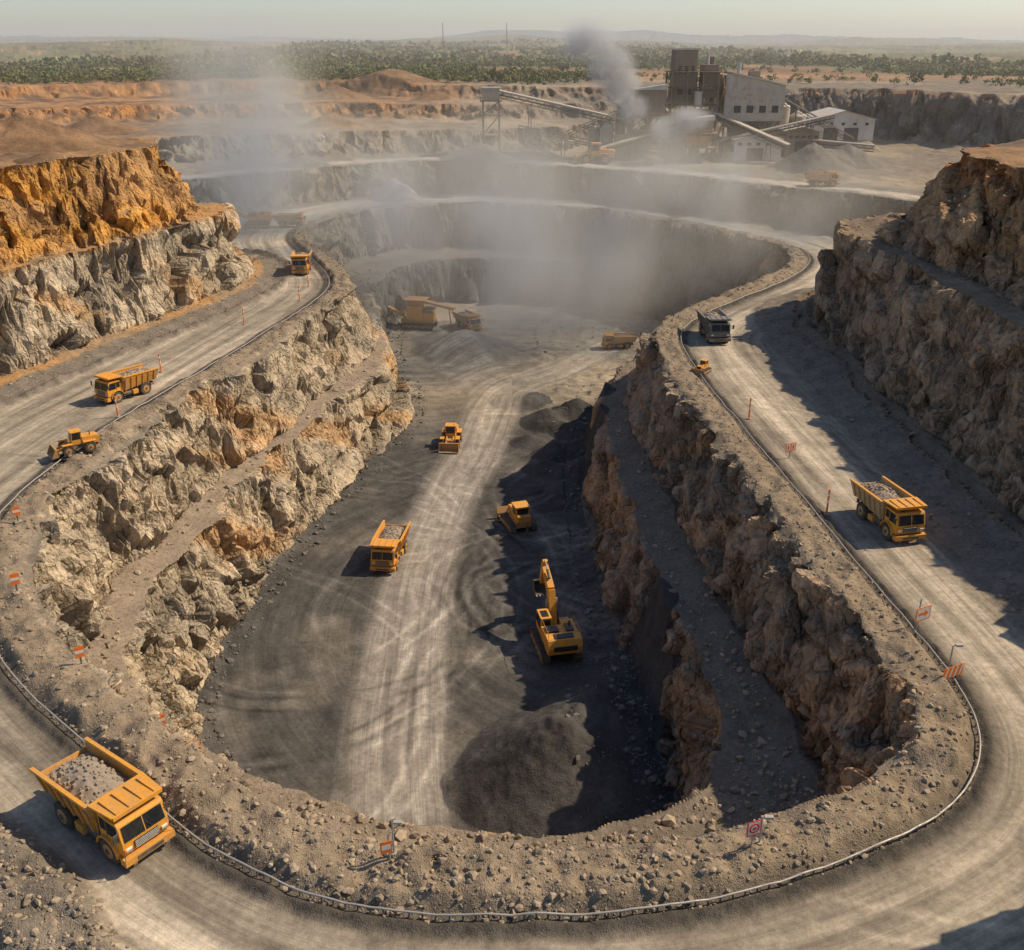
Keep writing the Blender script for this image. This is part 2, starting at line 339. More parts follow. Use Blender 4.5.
roadm=np.maximum(np.maximum(rd0,rdF),np.where(pit,.6,0)*(p['pk']==0))
roadm=np.maximum(roadm,tr*.6)
fine=np.clip((1-st)*(1-roadm*.85),0,1)
# ------------------------------------------------------------------ build meshes
def build_mesh(name,co,quads,mats,smooth=None,attrs=None):
    me=bpy.data.meshes.new(name);nv=len(co);nf=len(quads);k=quads.shape[1]
    me.vertices.add(nv);me.vertices.foreach_set('co',co.astype(np.float32).ravel())
    me.loops.add(nf*k);me.loops.foreach_set('vertex_index',quads.astype(np.int32).ravel())
    me.polygons.add(nf);me.polygons.foreach_set('loop_start',np.arange(0,nf*k,k,dtype=np.int32))
    try:me.polygons.foreach_set('loop_total',np.full(nf,k,np.int32))
    except Exception:pass
    for mt in mats:me.materials.append(mt)
    me.update(calc_edges=True)
    me.polygons.foreach_set('use_smooth',(np.zeros(nf,bool) if smooth is None else smooth))
    for an,(ty,data) in (attrs or {}).items():
        a=me.attributes.new(an,ty,'POINT')
        if ty=='FLOAT_COLOR':
            c4=np.ones((nv,4),np.float32);c4[:,:data.shape[1]]=data;a.data.foreach_set('color',c4.ravel())
        else:a.data.foreach_set('value',data.astype(np.float32))
    me.validate();ob=bpy.data.objects.new(name,me);scene.collection.objects.link(ob);return ob
R_,C_=sh
idx=np.arange(R_*C_).reshape(sh)
q=np.stack([idx[:-1,:-1],idx[:-1,1:],idx[1:,1:],idx[1:,:-1]],-1).reshape(-1,4)
q=q[:,::-1]
fr=rd0[q].mean(1)>.5
fst=st[q].mean(1)
MT=terrain_material('terrain_rock_and_soil')
def sub(name,sel):
    qq=q[sel];u,inv=np.unique(qq,return_inverse=True)
    co=np.stack([Xf[u],Yf[u],Zf[u]],1)
    return build_mesh(name,co,inv.reshape(-1,4),[MT],smooth=fst[sel]<.35,attrs={'base':('FLOAT_COLOR',col[u]),
      'mask':('FLOAT_COLOR',np.stack([np.clip(stc[u]*1.2,0,1),roadm[u],fine[u]],1)),'trk':('FLOAT',trk[u])})
sub('terrain',~fr);sub('haul_road',fr)
# ------------------------------------------------------------------ rubble
def rubble():
    M=130000
    az_=rng.uniform(-.62,.62,M);r_=36*np.exp(rng.uniform(0,1.95,M));px=r_*np.sin(az_);py=r_*np.cos(az_)
    z_,pp=height(px,py,True)
    off=pp['off'];dB=pp['d']['B'];dR=pp['d']['R'];T=-pp['d']['T1'];L=-pp['d']['L1']
    pr=np.zeros(M)
    pr=np.where((off>0)&(off<4.6)&pp['flat0'],.4,pr)
    pr=np.where((dR>3.4)&(dB<-.2),.28,pr)
    pr=np.where((dB>3)&(dB<7.5),.55,pr)
    pr=np.where((dB>7)&(px>5)&(pp['roadF']<.1),.08,pr)
    pr=np.where((T>5)&(T<12.5)&(py<165),.4,pr)
    pr=np.where((L>4)&(L<10.5)&(py<210),.25,pr)
    pr=np.where(pp['d']['O']<2.6,.6,pr)
    pr=np.where((T<-1)&(T>-12),.1,pr);pr=np.where((L<-1)&(L>-9),.12,pr)
    k=rng.random(M)<pr;px=px[k];py=py[k];z_=z_[k];off=off[k];n_=len(px)
    size=.045+.2*rng.random(n_)**5;size=np.where(off<0,size*1.7,size)
    size=np.maximum(size,np.hypot(px,py)*.0009)
    t=(1+5**.5)/2
    iv=np.array([(-1,t,0),(1,t,0),(-1,-t,0),(1,-t,0),(0,-1,t),(0,1,t),(0,-1,-t),(0,1,-t),(t,0,-1),(t,0,1),(-t,0,-1),(-t,0,1)])/1.9
    fc=np.array([(0,11,5),(0,5,1),(0,1,7),(0,7,10),(0,10,11),(1,5,9),(5,11,4),(11,10,2),(10,7,6),(7,1,8),(3,9,4),(3,4,2),(3,2,6),(3,6,8),(3,8,9),(4,9,5),(2,4,11),(6,2,10),(8,6,7),(9,8,1)])
    V=iv[None]*(1+rng.uniform(-.35,.35,(n_,12,1)))*size[:,None,None]*rng.uniform(.6,1.3,(n_,1,3))
    a=rng.uniform(0,6.28,n_);ca,sa=np.cos(a)[:,None],np.sin(a)[:,None]
    V=np.stack([V[...,0]*ca-V[...,1]*sa+px[:,None],V[...,0]*sa+V[...,1]*ca+py[:,None],V[...,2]*.8+(z_+size*.2)[:,None]],-1)
    F=(fc[None]+12*np.arange(n_)[:,None,None]).reshape(-1,3)
    base=np.where((px>30)[:,None],C((.26,.195,.135)),np.where((z_<-15)[:,None],C((.155,.137,.115)),C((.32,.25,.175))))
    cc=base*rng.uniform(.65,1.3,(n_,1));cc=np.repeat(cc,12,0)
    mm,nt,b,o=mat_new('rubble_stone')
    c=N(nt,'ShaderNodeAttribute',attribute_name='base').outputs['Color']
    nt.links.new(mixc(nt,.35,c,noise(nt,6,2,N(nt,'ShaderNodeNewGeometry').outputs['Position']),'OVERLAY'),b.inputs['Base Color']);b.inputs['Roughness'].default_value=.95
    build_mesh('rock_rubble',V.reshape(-1,3),F,[mm],attrs={'base':('FLOAT_COLOR',cc)})
rubble()
# ------------------------------------------------------------------ trees on the plain
def trees():
    M=30000
    az_=rng.uniform(-.62,.62,M);r_=430*np.exp(rng.uniform(0,2.0,M));px=r_*np.sin(az_);py=r_*np.cos(az_)
    z_,pp=height(px,py,True)
    dens=sstep(-.15,.25,fbm(px/70,py/140,3,81)+sstep(480,1000,r_)*.3)*.85+.03
    dens=np.where((px<-150)&(r_<650),.75,dens)
    k=(rng.random(M)<dens)&(pp['d']['U4']>14);px=px[k];py=py[k];z_=z_[k];r_=r_[k];n_=len(px)
    co=[];fa=[];cc=[];vo=0
    for i in range(n_):
        h=rng.uniform(1.2,3.6)*(1 if r_[i]<900 else 1.6)*(1.5 if rng.random()<.1 else 1);w=h*rng.uniform(.5,.9);m_=56 if r_[i]<620 else (22 if r_[i]<1000 else 10)
        s=h*(.12 if m_==56 else (.2 if m_==22 else .33))
        tw=.035*h
        b0=np.array([px[i],py[i],z_[i]-.2])
        tv=np.array([(-tw,-tw,0),(tw,-tw,0),(0,tw,0),(-tw*.4,-tw*.4,h*.65),(tw*.4,-tw*.4,h*.65),(0,tw*.4,h*.65)])+b0
        co.append(tv);fa.append(np.array([(0,1,4,3),(1,2,5,4),(2,0,3,5)])+vo);vo+=6;cc.append(np.tile((.09,.07,.05),(6,1)))
        nl=5;lc=rng.normal(0,1,(nl,3))*[w*.45,w*.45,h*.17]+[0,0,h*.6]
        ci=rng.integers(0,nl,m_);pp_=lc[ci]+rng.normal(0,1,(m_,3))*[w*.26,w*.26,h*.13]
        pp_[:,2]=np.clip(pp_[:,2],h*.12,None)
        u=rng.normal(0,1,(m_,3));u/=np.linalg.norm(u,axis=1)[:,None];v=np.cross(u,rng.normal(0,1,(m_,3)));v/=np.linalg.norm(v,axis=1)[:,None]+1e-6
        u*=s*rng.uniform(.6,1.3,(m_,1));v*=s*rng.uniform(.5,1.1,(m_,1))
        qv=np.stack([pp_-u-v,pp_+u-v*.6,pp_+u*.8+v,pp_-u*.7+v],1)+b0
        co.append(qv.reshape(-1,3));fa.append(np.arange(m_*4).reshape(-1,4)+vo);vo+=m_*4
        bc=np.array((.095,.118,.036))*rng.uniform(.65,1.35)+np.array((.06,.02,0))*rng.random()
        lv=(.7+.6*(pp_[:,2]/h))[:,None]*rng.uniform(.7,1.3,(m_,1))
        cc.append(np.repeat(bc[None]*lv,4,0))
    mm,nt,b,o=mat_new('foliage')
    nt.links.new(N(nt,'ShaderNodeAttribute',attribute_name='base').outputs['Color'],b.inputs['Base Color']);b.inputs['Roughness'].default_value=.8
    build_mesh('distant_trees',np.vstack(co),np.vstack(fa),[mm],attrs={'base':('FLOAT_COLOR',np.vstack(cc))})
trees()
# ------------------------------------------------------------------ object materials
def paint(name,c,dust=.45,rough=.45,metal=0,dcol=(.32,.245,.165),scale=1.3):
    m,nt,b,o=mat_new(name)
    tc=N(nt,'ShaderNodeTexCoord').outputs['Object']
    a=noise(nt,scale,4,tc,.65);g=N(nt,'ShaderNodeNewGeometry')
    sx=N(nt,'ShaderNodeSeparateXYZ');nt.links.new(g.outputs['Normal'],sx.inputs[0])
    up=ramp(nt,sx.outputs[2],-.2,1,0,.35)
    f=mathn(nt,'ADD',ramp(nt,a,.38,.68,0,dust),mathn(nt,'MULTIPLY',up,dust),clamp=True)
    sz=N(nt,'ShaderNodeSeparateXYZ');nt.links.new(tc,sz.inputs[0])
    f=mathn(nt,'ADD',f,ramp(nt,sz.outputs[2],0,1.8,dust*.8,0),clamp=True)
    a2=noise(nt,scale*4,3,tc,.7)
    c0=mixc(nt,ramp(nt,a2,.52,.72,0,min(1,dust*1.2)),c,tuple(v_*.25 for v_ in c))
    nt.links.new(mixc(nt,f,c0,dcol),b.inputs['Base Color'])
    b.inputs['Metallic'].default_value=metal
    nt.links.new(ramp(nt,a,.3,.7,rough,min(1,rough+.35)),b.inputs['Roughness'])
    return m
YEL=paint('yellow_paint',(.8,.34,.012),.36);YDK=paint('yellow_paint_worn',(.64,.28,.03),.6)
TAN=paint('worn_body_steel',(.55,.36,.17),.65,.6);BLK=paint('black_rubber',(.018,.018,.018),.3,.8)
DKM=paint('dark_steel',(.05,.05,.052),.4,.55,.3);GLS=paint('cab_glass',(.012,.016,.02),.05,.06)
WHT=paint('white_paint',(.8,.79,.75),.2);ORG=paint('orange_paint',(.9,.2,.015),.08);RED=paint('red_paint',(.78,.04,.03),.08)
GRY=paint('galvanised_steel',(.45,.45,.44),.3,.45,.3);LMP=paint('lamp_lens',(.85,.85,.8),.1,.2)
LOAD=paint('gravel_load',(.3,.25,.2),.6,.95,scale=5);SLV=paint('weathered_truck_paint',(.15,.16,.16),.5)
RST=paint('rusty_steel',(.17,.13,.1),.5,.7,scale=.3);CLD=paint('corrugated_cladding',(.52,.46,.37),.45,.6,scale=.15)
CLW=paint('pale_cladding',(.72,.68,.6),.25,.6,scale=.15)
CLB=paint('brown_cladding',(.27,.21,.155),.5,.7,scale=.2);RUF=paint('sheet_roof',(.58,.54,.47),.4,.5,scale=.2);CONC=paint('concrete',(.45,.4,.32),.4,.8,scale=.3)
BLKP=paint('black_paint',(.02,.02,.02),.1)
# ------------------------------------------------------------------ mesh builder
class MB:
    def __init__(s):s.v=[];s.f=[];s.m=[];s.mats=[]
    def mi(s,m):
        if m not in s.mats:s.mats.append(m)
        return s.mats.index(m)
    def add(s,vs,fs,m):
        o=len(s.v);s.v+=[tuple(p) for p in vs];s.f+=[tuple(i+o for i in f) for f in fs];s.m+=[s.mi(m)]*len(fs)
    def hexa(s,b,t,m):s.add(list(b)+list(t),[(3,2,1,0),(4,5,6,7),(0,1,5,4),(1,2,6,5),(2,3,7,6),(3,0,4,7)],m)
    def box(s,x0,x1,y0,y1,z0,z1,m):
        s.hexa([(x0,y0,z0),(x1,y0,z0),(x1,y1,z0),(x0,y1,z0)],[(x0,y0,z1),(x1,y0,z1),(x1,y1,z1),(x0,y1,z1)],m)
    def prism(s,pr,y0,y1,m):
        n=len(pr);vs=[(p[0],y0,p[1]) for p in pr]+[(p[0],y1,p[1]) for p in pr]
        s.add(vs,[tuple(range(n)),tuple(range(2*n-1,n-1,-1))]+[(i,i+n,(i+1)%n+n,(i+1)%n) for i in range(n)],m)
    def cyl(s,a,b,r,m,n=16,r2=None):
        a=Vector(a);b=Vector(b);d=(b-a).normalized();u=d.orthogonal().normalized();w=d.cross(u);r2=r if r2 is None else r2
        vs=[];
        for c,q in((a,r),(b,r2)):
            for i in range(n):
                t=2*math.pi*i/n;vs.append(tuple(c+u*math.cos(t)*q+w*math.sin(t)*q))
        s.add(vs,[tuple(range(n-1,-1,-1)),tuple(range(n,2*n))]+[(i,(i+1)%n,(i+1)%n+n,i+n) for i in range(n)],m)
    def bar(s,a,b,w,m):
        s.cyl(a,b,w*.7,m,4)
    def wheel(s,x,y,r,w,side,rim=None):
        rim=rim or YDK
        y0=y-w/2;y1=y+w/2
        s.cyl((x,y0+.06,r),(x,y1-.06,r),r,BLK,24);s.cyl((x,y0,r),(x,y1,r),r*.9,BLK,24)
        for i in range(24):
            t=2*math.pi*i/24;cx=x+math.cos(t)*r*.985;cz=r+math.sin(t)*r*.985;q=.05*r
            s.hexa([(cx-q,y0+.05,cz-q),(cx+q,y0+.05,cz-q),(cx+q,y1-.05,cz-q),(cx-q,y1-.05,cz-q)],[(cx-q,y0+.05,cz+q),(cx+q,y0+.05,cz+q),(cx+q,y1-.05,cz+q),(cx-q,y1-.05,cz+q)],BLK)
        yo=y+side*(w/2)
        s.cyl((x,yo-side*.05,r),(x,yo+side*.03,r),r*.56,rim,18);s.cyl((x,yo,r),(x,yo+side*.1,r),r*.2,DKM,12)
    def mesh(s,name):
        me=bpy.data.meshes.new(name);me.from_pydata(s.v,[],s.f)
        for m in s.mats:me.materials.append(m)
        me.polygons.foreach_set('material_index',s.m);me.update();
        return me
def place(name,me,x,y,head=0,z=None,scale=1,bevel=.04):
    ob=bpy.data.objects.new(name,me);scene.collection.objects.link(ob)
    ob.location=(x,y,(H(x,y) if z is None else z)+.02);ob.rotation_euler=(0,0,head);ob.scale=(scale,)*3
    if bevel:
        b=ob.modifiers.new('bevel','BEVEL');b.width=bevel;b.segments=1;b.limit_method='ANGLE'
    return ob
def hd(dx,dy):return math.atan2(dy,dx)
# ------------------------------------------------------------------ haul truck
def haul_truck(body=YEL,tub=TAN,load=True):
    b=MB()
    b.box(-4.1,3.9,-.75,-.45,.85,1.25,DKM);b.box(-4.1,3.9,.45,.75,.85,1.25,DKM)
    for x_ in(-3.9,-2,-.2,1.6,3.6):b.box(x_,x_+.25,-.45,.45,.9,1.2,DKM)
    for sd in(-1,1):
        b.wheel(2.75,sd*1.45,.92,.62,sd);b.wheel(-2.3,sd*1.5,.96,.6,sd);b.wheel(-2.3,sd*.86,.96,.56,sd)
        pr=[(2.75+math.cos(t)*1.15,.9+math.sin(t)*1.15) for t in np.linspace(math.pi*.95,0.05,9)]+[(2.75+math.cos(t)*1.05,.9+math.sin(t)*1.05) for t in np.linspace(.05,math.pi*.95,9)]
        b.prism(pr,min(sd*1.1,sd*1.85),max(sd*1.1,sd*1.85),body)
        b.cyl((.2,sd*1.15,1.0),(1.35,sd*1.15,1.0),.42,DKM,14)
        b.box(-.9,0,sd*1.45-.3,sd*1.45+.3,.65,1.3,body)
        for k in range(3):b.box(1.55,1.75,sd*1.78-.12,sd*1.78+.12,.55+.3*k,.6+.3*k,DKM)
        b.bar((4.15,sd*1.6,3.1),(4.45,sd*2.0,3.1),.05,DKM);b.box(4.38,4.46,sd*2.0-.14,sd*2.0+.14,2.6,3.25,DKM)
        b.bar((1.85,sd*1.7,1.5),(1.85,sd*1.7,2.9),.05,YDK)
    b.cyl((-2.3,-1.2,.96),(-2.3,1.2,.96),.2,DKM,10);b.cyl((2.75,-1.2,.92),(2.75,1.2,.92),.16,DKM,10)
    b.prism([(1.95,1.25),(4.3,1.25),(4.36,1.7),(4.34,2.15),(4.05,3.25),(3.9,3.45),(1.95,3.45)],-1.6,1.6,body)
    b.hexa([(4.36,-1.42,2.22),(4.39,-1.42,2.22),(4.39,1.42,2.22),(4.36,1.42,2.22)],[(4.10,-1.38,3.22),(4.13,-1.38,3.22),(4.13,1.38,3.22),(4.10,1.38,3.22)],GLS)
    b.hexa([(4.38,-.03,2.22),(4.42,-.03,2.22),(4.42,.03,2.22),(4.38,.03,2.22)],[(4.12,-.03,3.22),(4.16,-.03,3.22),(4.16,.03,3.22),(4.12,.03,3.22)],body)
    for sd in(-1,1):
        y0,y1=sd*1.6,sd*1.625
        b.prism([(2.85,2.25),(4.1,2.25),(3.86,3.25),(2.85,3.25)],min(y0,y1),max(y0,y1),GLS)
        b.prism([(2.1,2.4),(2.7,2.4),(2.7,3.25),(2.1,3.25)],min(y0,y1),max(y0,y1),GLS)
        b.box(2.76,2.8,min(y0,y1),max(y0,y1)+.01,1.4,3.3,DKM)
        b.box(4.36,4.44,sd*1.25-.2,sd*1.25+.2,1.5,1.75,LMP);b.box(4.36,4.42,sd*1.25-.24,sd*1.25+.24,1.44,1.5,DKM)
        b.box(4.36,4.43,sd*1.5-.06,sd*1.5+.06,1.5,1.75,ORG)
        b.bar((4.42,sd*.5,2.25),(4.3,sd*.1,2.8),.03,BLKP)
        b.box(2.9,3.05,sd*1.64-.01,sd*1.64+.01,1.95,2.0,BLKP)
        b.bar((4.62,sd*1.7,1.12),(4.62,sd*1.7,1.75),.04,DKM);b.bar((4.62,sd*1.7,1.75),(4.62,sd*.9,1.75),.04,DKM)
    b.box(4.36,4.42,-.85,.85,1.42,2.0,BLKP)
    for k in range(5):b.box(4.42,4.46,-.82,.82,1.47+.11*k,1.51+.11*k,GRY)
    b.box(4.05,4.62,-1.75,1.75,.62,1.12,body);b.box(4.6,4.66,-.9,.9,.72,1.0,DKM);b.box(4.2,4.66,-1.3,-1.0,.45,.62,DKM);b.box(4.2,4.66,1.0,1.3,.45,.62,DKM)
    b.box(3.2,3.7,-.9,-.5,3.45,3.6,DKM);b.cyl((2.3,.9,3.45),(2.3,.9,3.7),.12,ORG,10)
    b.box(1.45,1.85,-1.3,-.9,1.2,3.3,DKM);b.cyl((1.6,1.2,1.3),(1.6,1.2,3.7),.11,GRY,10)
    zf0,zf1=1.55,1.75;xr,xf=-4.5,1.35
    b.hexa([(xr,-1.45,1.95),(xf,-1.45,zf0),(xf,1.45,zf0),(xr,1.45,1.95)],[(xr,-1.45,2.1),(xf,-1.45,zf1),(xf,1.45,zf1),(xr,1.45,2.1)],tub)
    ht=3.65
    b.hexa([(xr-.02,-1.45,1.98),(xr+.1,-1.45,1.98),(xr+.1,1.45,1.98),(xr-.02,1.45,1.98)],[(xr-.3,-1.8,3.05),(xr-.18,-1.8,3.05),(xr-.18,1.8,3.05),(xr-.3,1.8,3.05)],tub)
    for sd in(-1,1):
        a=[(xr,sd*1.45,1.95),(xf,sd*1.45,zf0),(xf,sd*1.57,zf0),(xr,sd*1.57,1.95)]
        c=[(xr-.35,sd*1.86,ht-.15),(xf+.25,sd*1.86,ht),(xf+.25,sd*1.98,ht),(xr-.35,sd*1.98,ht-.15)]
        if sd<0:a=a[::-1];c=c[::-1]
        b.hexa(a,c,tub)
        b.hexa([(xr-.37,sd*1.92-.14,ht-.16),(xf+.27,sd*1.92-.14,ht),(xf+.27,sd*1.92+.14,ht),(xr-.37,sd*1.92+.14,ht-.16)],[(xr-.37,sd*1.92-.14,ht+.02),(xf+.27,sd*1.92-.14,ht+.18),(xf+.27,sd*1.92+.14,ht+.18),(xr-.37,sd*1.92+.14,ht+.02)],body)
        for k in range(6):
            x_=xr+.35+k*1.05;zb=1.95-.4*(x_-xr)/(xf-xr)
            b.hexa([(x_,sd*1.57,zb),(x_+.2,sd*1.57,zb),(x_+.2,sd*1.7,zb),(x_,sd*1.7,zb)],[(x_,sd*1.97,ht-.2),(x_+.2,sd*1.97,ht-.2),(x_+.2,sd*2.09,ht-.2),(x_,sd*2.09,ht-.2)],tub)
    b.hexa([(xf,-1.5,zf0),(xf+.14,-1.5,zf0),(xf+.14,1.5,zf0),(xf,1.5,zf0)],[(xf+.3,-1.92,ht+.35),(xf+.44,-1.92,ht+.35),(xf+.44,1.92,ht+.35),(xf+.3,1.92,ht+.35)],tub)
    b.hexa([(xf+.3,-1.95,ht+.25),(4.0,-1.75,ht+.3),(4.0,1.75,ht+.3),(xf+.3,1.95,ht+.25)],[(xf+.3,-1.95,ht+.4),(4.0,-1.75,ht+.45),(4.0,1.75,ht+.45),(xf+.3,1.95,ht+.4)],body)
    for k in range(4):b.box(2.0,3.9,-1.4+.88*k,-1.28+.88*k,ht+.42,ht+.52,body)
    b.box(4.0,4.06,-1.7,1.7,ht+.22,ht+.5,body)
    for k in range(4):b.box(xr+.5+k*1.4,xr+.75+k*1.4,-1.4,1.4,1.4,1.62,DKM)
    b.cyl((.6,-.5,1.1),(.9,-.5,1.6),.14,GRY);b.cyl((.6,.5,1.1),(.9,.5,1.6),.14,GRY)
    b.box(-4.3,-4.15,-1.2,-.9,1.0,1.2,RED);b.box(-4.3,-4.15,.9,1.2,1.0,1.2,RED)
    if load:
        nx_,ny_=21,13;vs=[];fs=[]
        def lh(u,w):return 2.8+.95*math.sin(math.pi*u)**.7*math.sin(math.pi*w)**.8
        for i in range(nx_):
            for j in range(ny_):
                u=i/(nx_-1);w=j/(ny_-1);x_=xr-.1+u*(xf+.35-xr);y_=(w*2-1)*1.8
                vs.append((x_,y_,lh(u,w)+random.uniform(-.09,.09)))
        for i in range(nx_-1):
            for j in range(ny_-1):a=i*ny_+j;fs.append((a,a+ny_,a+ny_+1,a+1))
        b.add(vs,fs,LOAD)
        for k in range(130):
            x_=random.uniform(xr+.4,xf-.1);y_=random.uniform(-1.4,1.4);s_=random.uniform(.04,.15);u=(x_-xr)/(xf-xr);w=(y_/1.8+1)/2
            z_=lh(u,w)+.02;q_=[random.uniform(.6,1.3)*s_ for _ in range(4)]
            b.hexa([(x_-q_[0],y_-s_,z_-s_),(x_+s_,y_-q_[1],z_-s_),(x_+q_[2],y_+s_,z_-s_),(x_-s_,y_+q_[3],z_-s_)],[(x_-s_*.7,y_-q_[1]*.7,z_+s_),(x_+q_[0]*.6,y_-s_*.7,z_+q_[3]),(x_+s_*.6,y_+q_[2]*.7,z_+s_*.7),(x_-q_[2]*.6,y_+s_*.7,z_+s_)],LOAD)
    return b.mesh('haul_truck')
TR=haul_truck();TRE=haul_truck(YEL,YDK,True);TRS=haul_truck(SLV,SLV,True)
place('haul_truck',TRE,-22.9,44.4,hd(.80,-.60),scale=.88)
place('haul_truck',TR,34.6,83.2,hd(.2,-.98),scale=.86)
place('haul_truck',TRE,-48.8,120.5,hd(-.55,-.83),scale=.82)
place('haul_truck',TR,-41.2,196,hd(.1,-1),scale=.9)
place('haul_truck',TRS,30.6,148,hd(.05,-1),scale=.92)
place('haul_truck',TRE,-16.2,118,hd(-.12,-.99),scale=.95)
place('haul_truck',TR,76.7,256,hd(.98,.1),scale=.85)
place('haul_truck',TR,-54,249,hd(1,-.1),scale=.8)
place('haul_truck',TR,-10.7,236,hd(.5,-.85),scale=.95)
place('haul_truck',TR,24,219,hd(-1,-.1),scale=.8)
# ------------------------------------------------------------------ crawler machines
def tracks(b,L,W,tw,h):
    for sd in(-1,1):
        r=h/2;pr=[(L/2-r+math.cos(t)*r,r+math.sin(t)*r) for t in np.linspace(-math.pi/2,math.pi/2,8)]+[(-L/2+r+math.cos(t)*r,r+math.sin(t)*r) for t in np.linspace(math.pi/2,math.pi*1.5,8)]
        y0=sd*W/2;b.prism(pr,y0-tw/2,y0+tw/2,BLK)
        k=int(L/.28)
        for i in range(k):
            x_=-L/2+r+(L-2*r)*i/(k-1);b.box(x_-.05,x_+.05,y0-tw/2-.02,y0+tw/2+.02,h,h+.06,DKM)
        for t in np.linspace(-math.pi/2,math.pi/2,7):
            for e,xc in((1,L/2-r),(-1,-L/2+r)):
                cx=xc+e*math.cos(t)*r;cz=r+math.sin(t)*r;b.box(cx-.06,cx+.06,y0-tw/2-.02,y0+tw/2+.02,cz-.06,cz+.06,DKM)
        for i in range(5):
            x_=-L/2+r+(L-2*r)*i/4;b.cyl((x_,y0+sd*(tw/2),r*.8),(x_,y0+sd*(tw/2+.05),r*.8),r*.42,YDK,12)
        b.box(-L/2+r,L/2-r,y0+sd*tw/2-.02,y0+sd*tw/2+.04,r*.9,r*1.25,YDK)
def excavator(boomang=50,stickang=-40,long=1.0):
    b=MB();tracks(b,5.2,3.1,.75,1.15)
    b.box(-1.2,1.2,-1.2,1.2,.5,1.15,DKM);b.cyl((0,0,1.1),(0,0,1.45),1.1,DKM,20)
    b.box(-3.0,1.9,-1.55,1.55,1.45,1.75,DKM)
    b.prism([(-3.4,1.6),(-3.55,2.3),(-3.3,3.05),(-2.1,3.1),(-2.1,1.6)],-1.6,1.6,YEL)
    b.box(-3.6,-3.5,-1.1,1.1,2.0,2.5,BLKP)
    b.box(-2.08,.3,-1.58,-.35,1.76,2.95,YEL);b.box(-2.08,-.4,-.34,1.58,1.76,2.9,YEL)
    b.box(.32,1.75,-1.55,-.6,1.76,2.3,YDK)
    for k in range(6):b.box(-1.9+k*.3,-1.75+k*.3,-1.61,-1.58,2.0,2.7,BLKP)
    b.box(-1.9,-.6,-1.2,-.5,2.95,3.15,DKM);b.box(-1.8,-.8,.2,1.3,2.9,3.12,DKM);b.cyl((-1.2,-.9,3.15),(-1.2,-.9,3.7),.1,DKM)
    b.box(-3.1,-2.3,-.9,.9,3.1,3.16,BLKP)
    for y_ in(-1.5,1.5):
        for x_ in(-3.1,-2.2,-1.2,-.3):b.bar((x_,y_,2.9),(x_,y_,3.65),.04,YDK)
        b.bar((-3.1,y_,3.65),(-.3,y_,3.65),.04,YDK)
    b.bar((-3.1,-1.5,3.65),(-3.1,1.5,3.65),.04,YDK)
    b.prism([(-.2,1.76),(1.75,1.76),(1.9,2.5),(1.6,3.55),(-.2,3.55)],.5,1.55,YEL)
    b.prism([(-.05,2.4),(1.72,2.4),(1.78,2.55),(1.5,3.4),(-.05,3.4)],1.55,1.58,GLS);b.prism([(.3,2.4),(1.72,2.4),(1.78,2.55),(1.5,3.4),(.3,3.4)],.47,.5,GLS)
    b.hexa([(1.86,.6,2.3),(1.89,.6,2.3),(1.89,1.45,2.3),(1.86,1.45,2.3)],[(1.63,.6,3.45),(1.66,.6,3.45),(1.66,1.45,3.45),(1.63,1.45,3.45)],GLS)
    b.box(-.24,-.2,.65,1.4,2.4,3.4,GLS);b.box(.1,1.2,.7,1.35,3.55,3.6,GLS)
    ba=math.radians(boomang);P0=Vector((1.2,0,1.9));L1_=3.4*long;L2_=2.9*long
    K=P0+Vector((math.cos(ba+.2),0,math.sin(ba+.2)))*L1_;E=K+Vector((math.cos(ba-.55),0,math.sin(ba-.55)))*L2_
    def beam(a,c,h0,h1,y,m):
        d=(c-a).normalized();n_=Vector((-d.z,0,d.x))
        b.prism([((a-n_*h0).x,(a-n_*h0).z),((c-n_*h1).x,(c-n_*h1).z),((c+n_*h1).x,(c+n_*h1).z),((a+n_*h0).x,(a+n_*h0).z)],-y,y,m)
    beam(P0,K,.3,.48,.33,YEL);beam(K-(K-P0).normalized()*.1,E,.47,.22,.32,YEL)
    sa=math.radians(stickang);S0=E-Vector((math.cos(sa),0,math.sin(sa)))*.7;S1=E+Vector((math.cos(sa),0,math.sin(sa)))*2.6*long
    beam(S0,E,.15,.38,.24,YEL);beam(E,S1,.38,.2,.235,YEL)
    for y_ in(-.5,.5):
        m_=P0+(K-P0)*.75;b.cyl((1.7,y_,1.75),tuple((Vector((1.7,y_,1.75))+Vector((m_.x,y_,m_.z)))/2),.14,DKM,10);b.cyl(tuple((Vector((1.7,y_,1.75))+Vector((m_.x,y_,m_.z)))/2),(m_.x,y_,m_.z),.08,GRY,10)
    t=K+(E-K)*.2+Vector((0,0,.6));mid_=(t+S0)/2;b.cyl(tuple(t),tuple(mid_),.13,DKM,10);b.cyl(tuple(mid_),tuple(S0),.07,GRY,10)
    t=E+Vector((math.cos(sa),0,math.sin(sa)))*.4+Vector((.3,0,.3));b.cyl(tuple(t),tuple(S1+Vector((.25,0,.2))),.1,DKM,10)
    o=S1;pr=[(0,.2),(.5,.1),(.75,-.45),(.55,-1.05),(-.15,-1.3),(-.7,-1.15),(-.62,-1.02),(-.12,-1.12),(.42,-.95),(.58,-.45),(.35,0),(0,.05)]
    b.prism([(o.x+p_[0],o.z+p_[1]) for p_ in pr],-.75,.75,DKM)
    full=[(0,.15),(.5,.1),(.75,-.45),(.55,-1.05),(-.15,-1.3),(-.7,-1.15)]
    for y_ in(-.8,.75):b.prism([(o.x+p_[0],o.z+p_[1]) for p_ in full],y_,y_+.05,DKM)
